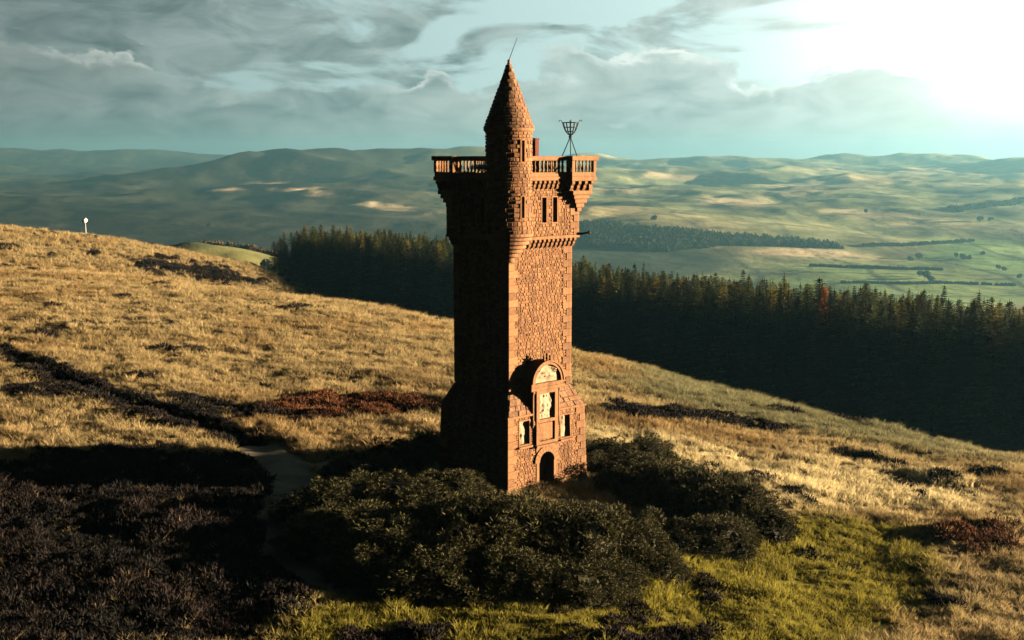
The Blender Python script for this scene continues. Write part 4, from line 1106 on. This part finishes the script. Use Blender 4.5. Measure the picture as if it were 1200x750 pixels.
def far_wood(name, label, poly, step, scale, src, seed, ground=False):
    rs = random.Random(seed); xs = [p[0] for p in poly]; ys = [p[1] for p in poly]; seen = []
    # the outline on the ground, then trees at planting distance inside it
    G = poly if ground else [g[:2] for g in map(lambda p: far_ground(*p), poly) if g]
    x0, x1 = min(g[0] for g in G), max(g[0] for g in G); y0, y1 = min(g[1] for g in G), max(g[1] for g in G)
    for i in range(int((x1 - x0) / step)):
        for j in range(int((y1 - y0) / step)):
            x, y = x0 + (i + rs.random()) * step, y0 + (j + rs.random()) * step
            if inpoly(x, y, G): seen.append((x, y))
    if not seen: return
    P = np.array(seen); z = height(P[:, 0], P[:, 1]); n = len(P); r = np.random.default_rng(seed)
    sc = scale * r.uniform(.75, 1.2, n)
    o = scatter(name, np.c_[P, z], np.c_[np.zeros((n, 2)), r.uniform(0, 6.28, n)], sc[:, None] * np.array(((1, 1, 1.9),)), r.integers(0, len(src), n), src)
    tag(o, label, 'wood')
far_wood('plantation_block', 'dark conifer plantation across the far valley slope', [(680, 262), (760, 268), (850, 276), (930, 282), (985, 288), (990, 292), (930, 289), (850, 288), (780, 296), (690, 290)], 8.5, 5.2, DENSE, 3)
far_wood('autumn_wood', 'brownish wood behind the green mounds on the left', [(at(140, 790), 782), (at(345, 790), 776), (at(350, 815), 822), (at(130, 815), 822)], 4.2, 2.3, RUSTY + DENSE[:1], 4, True)
hl = 0
for label, pts, sz in (('dark hedgerow along the upper edge of the green valley field', [(950, 312), (1000, 314), (1060, 316), (1105, 317)], 3.0), ('dark hedgerow across the middle of the green valley fields', [(985, 332), (1060, 333), (1130, 333), (1190, 335)], 2.6),
                       ('line of trees along the pale slope above the fields', [(1010, 289), (1060, 288), (1100, 286), (1140, 283)], 4.0), ('strip of dark wood low on the right hillside', [(1115, 248), (1150, 244), (1200, 237), (1240, 232)], 9.0)):
    W = [far_ground(*p) for p in pts]; P = resample([(w[0], w[1]) for w in W], 40); P = np.repeat(P, 3, 0) + np.random.default_rng(hl).normal(0, sz * .5, (120, 2)); z = height(P[:, 0], P[:, 1])
    r = np.random.default_rng(hl); n = len(P)
    tag(scatter('hedgerow', np.c_[P, z + sz * .4], np.c_[np.zeros((n, 2)), r.uniform(0, 6, n)], np.repeat((sz * r.uniform(.7, 1.3, n))[:, None], 3, 1), r.integers(0, 3, n), ROUND), label, 'hedge'); hl += 1
TL = []
for px, py, r in ((1066, 306, 4.2), (1077, 304, 5.0), (1084, 327, 6.0), (1090, 330, 4.4), (1078, 324, 4.0), (1120, 302, 4.2), (1128, 304, 5.0), (1136, 305, 4.2), (1170, 316, 3.8), (1176, 317, 3.2), (1195, 327, 3.6), (1014, 250, 5.0), (767, 258, 5.0), (1148, 260, 6.0), (1160, 260, 5.0), (1152, 299, 3.6), (215, 316, 2.6), (312, 318, 3.4), (316, 320, 2.8), (306, 322, 2.4), (205, 268, 5), (245, 266, 4)):
    w = far_ground(px, py)
    if not w: continue
    o = empty('valley_tree', w, random.uniform(0, 6)); tag(o, 'small round dark tree on the open valley land', 'tree', 'lone trees in the valley')
    MB().tube([(0, 0, -.5), (0, 0, r * .8)], r * .09, 6, r * .05).build('trunk', M['bark'], o)
    inst('crown', ROUND[len(TL) % 3], o, (0, 0, r * 1.05), 0, (r, r, r * 1.05)); TL.append(o)

# ------------------------------------------------------------------ pole with white head on the left ridge
x, y = at(101, 286.0), 286.0
z = float(height_cut(np.array([x]), np.array([y]))[0])
pole = empty('signal_post', (x, y, z)); tag(pole, 'slim grey post with a white tilted head on the grassy ridge', 'post')
MB().tube([(0, 0, -.4), (0, 0, 3.3)], .11, 8, .08).build('pole', M['post'], pole)
hd = MB(); hd.lathe([(.25, -.5), (.62, -.36), (.70, 0), (.62, .36), (.25, .5)], 14)
h_ = hd.build('head', M['white'], pole, smooth=False); h_.location = (-.15, 0, 3.95); h_.rotation_euler = (R(20), R(-38), 0)
MB().tube([(0, 0, 3.2), (-.05, 0, 3.6)], .07, 6).build('bracket', M['post'], pole)

# ------------------------------------------------------------------ the air
hz = MB(); hz.box(-11800, 11800, -3000, 11800, -240, 150)
haze = hz.build('haze', None); haze['kind'] = 'stuff'; tag(haze, 'pale teal haze over the valley and hills', 'haze')
hm = bpy.data.materials.new('haze air'); hm.use_nodes = True; t = hm.node_tree; t.nodes.clear()
pv = t.nodes.new('ShaderNodeVolumePrincipled'); ou = t.nodes.new('ShaderNodeOutputMaterial'); t.links.new(pv.outputs[0], ou.inputs['Volume'])
pv.inputs['Color'].default_value = (.27, .66, .88, 1); pv.inputs['Density'].default_value = 0.9e-4; pv.inputs['Anisotropy'].default_value = .62
haze.data.materials.append(hm)
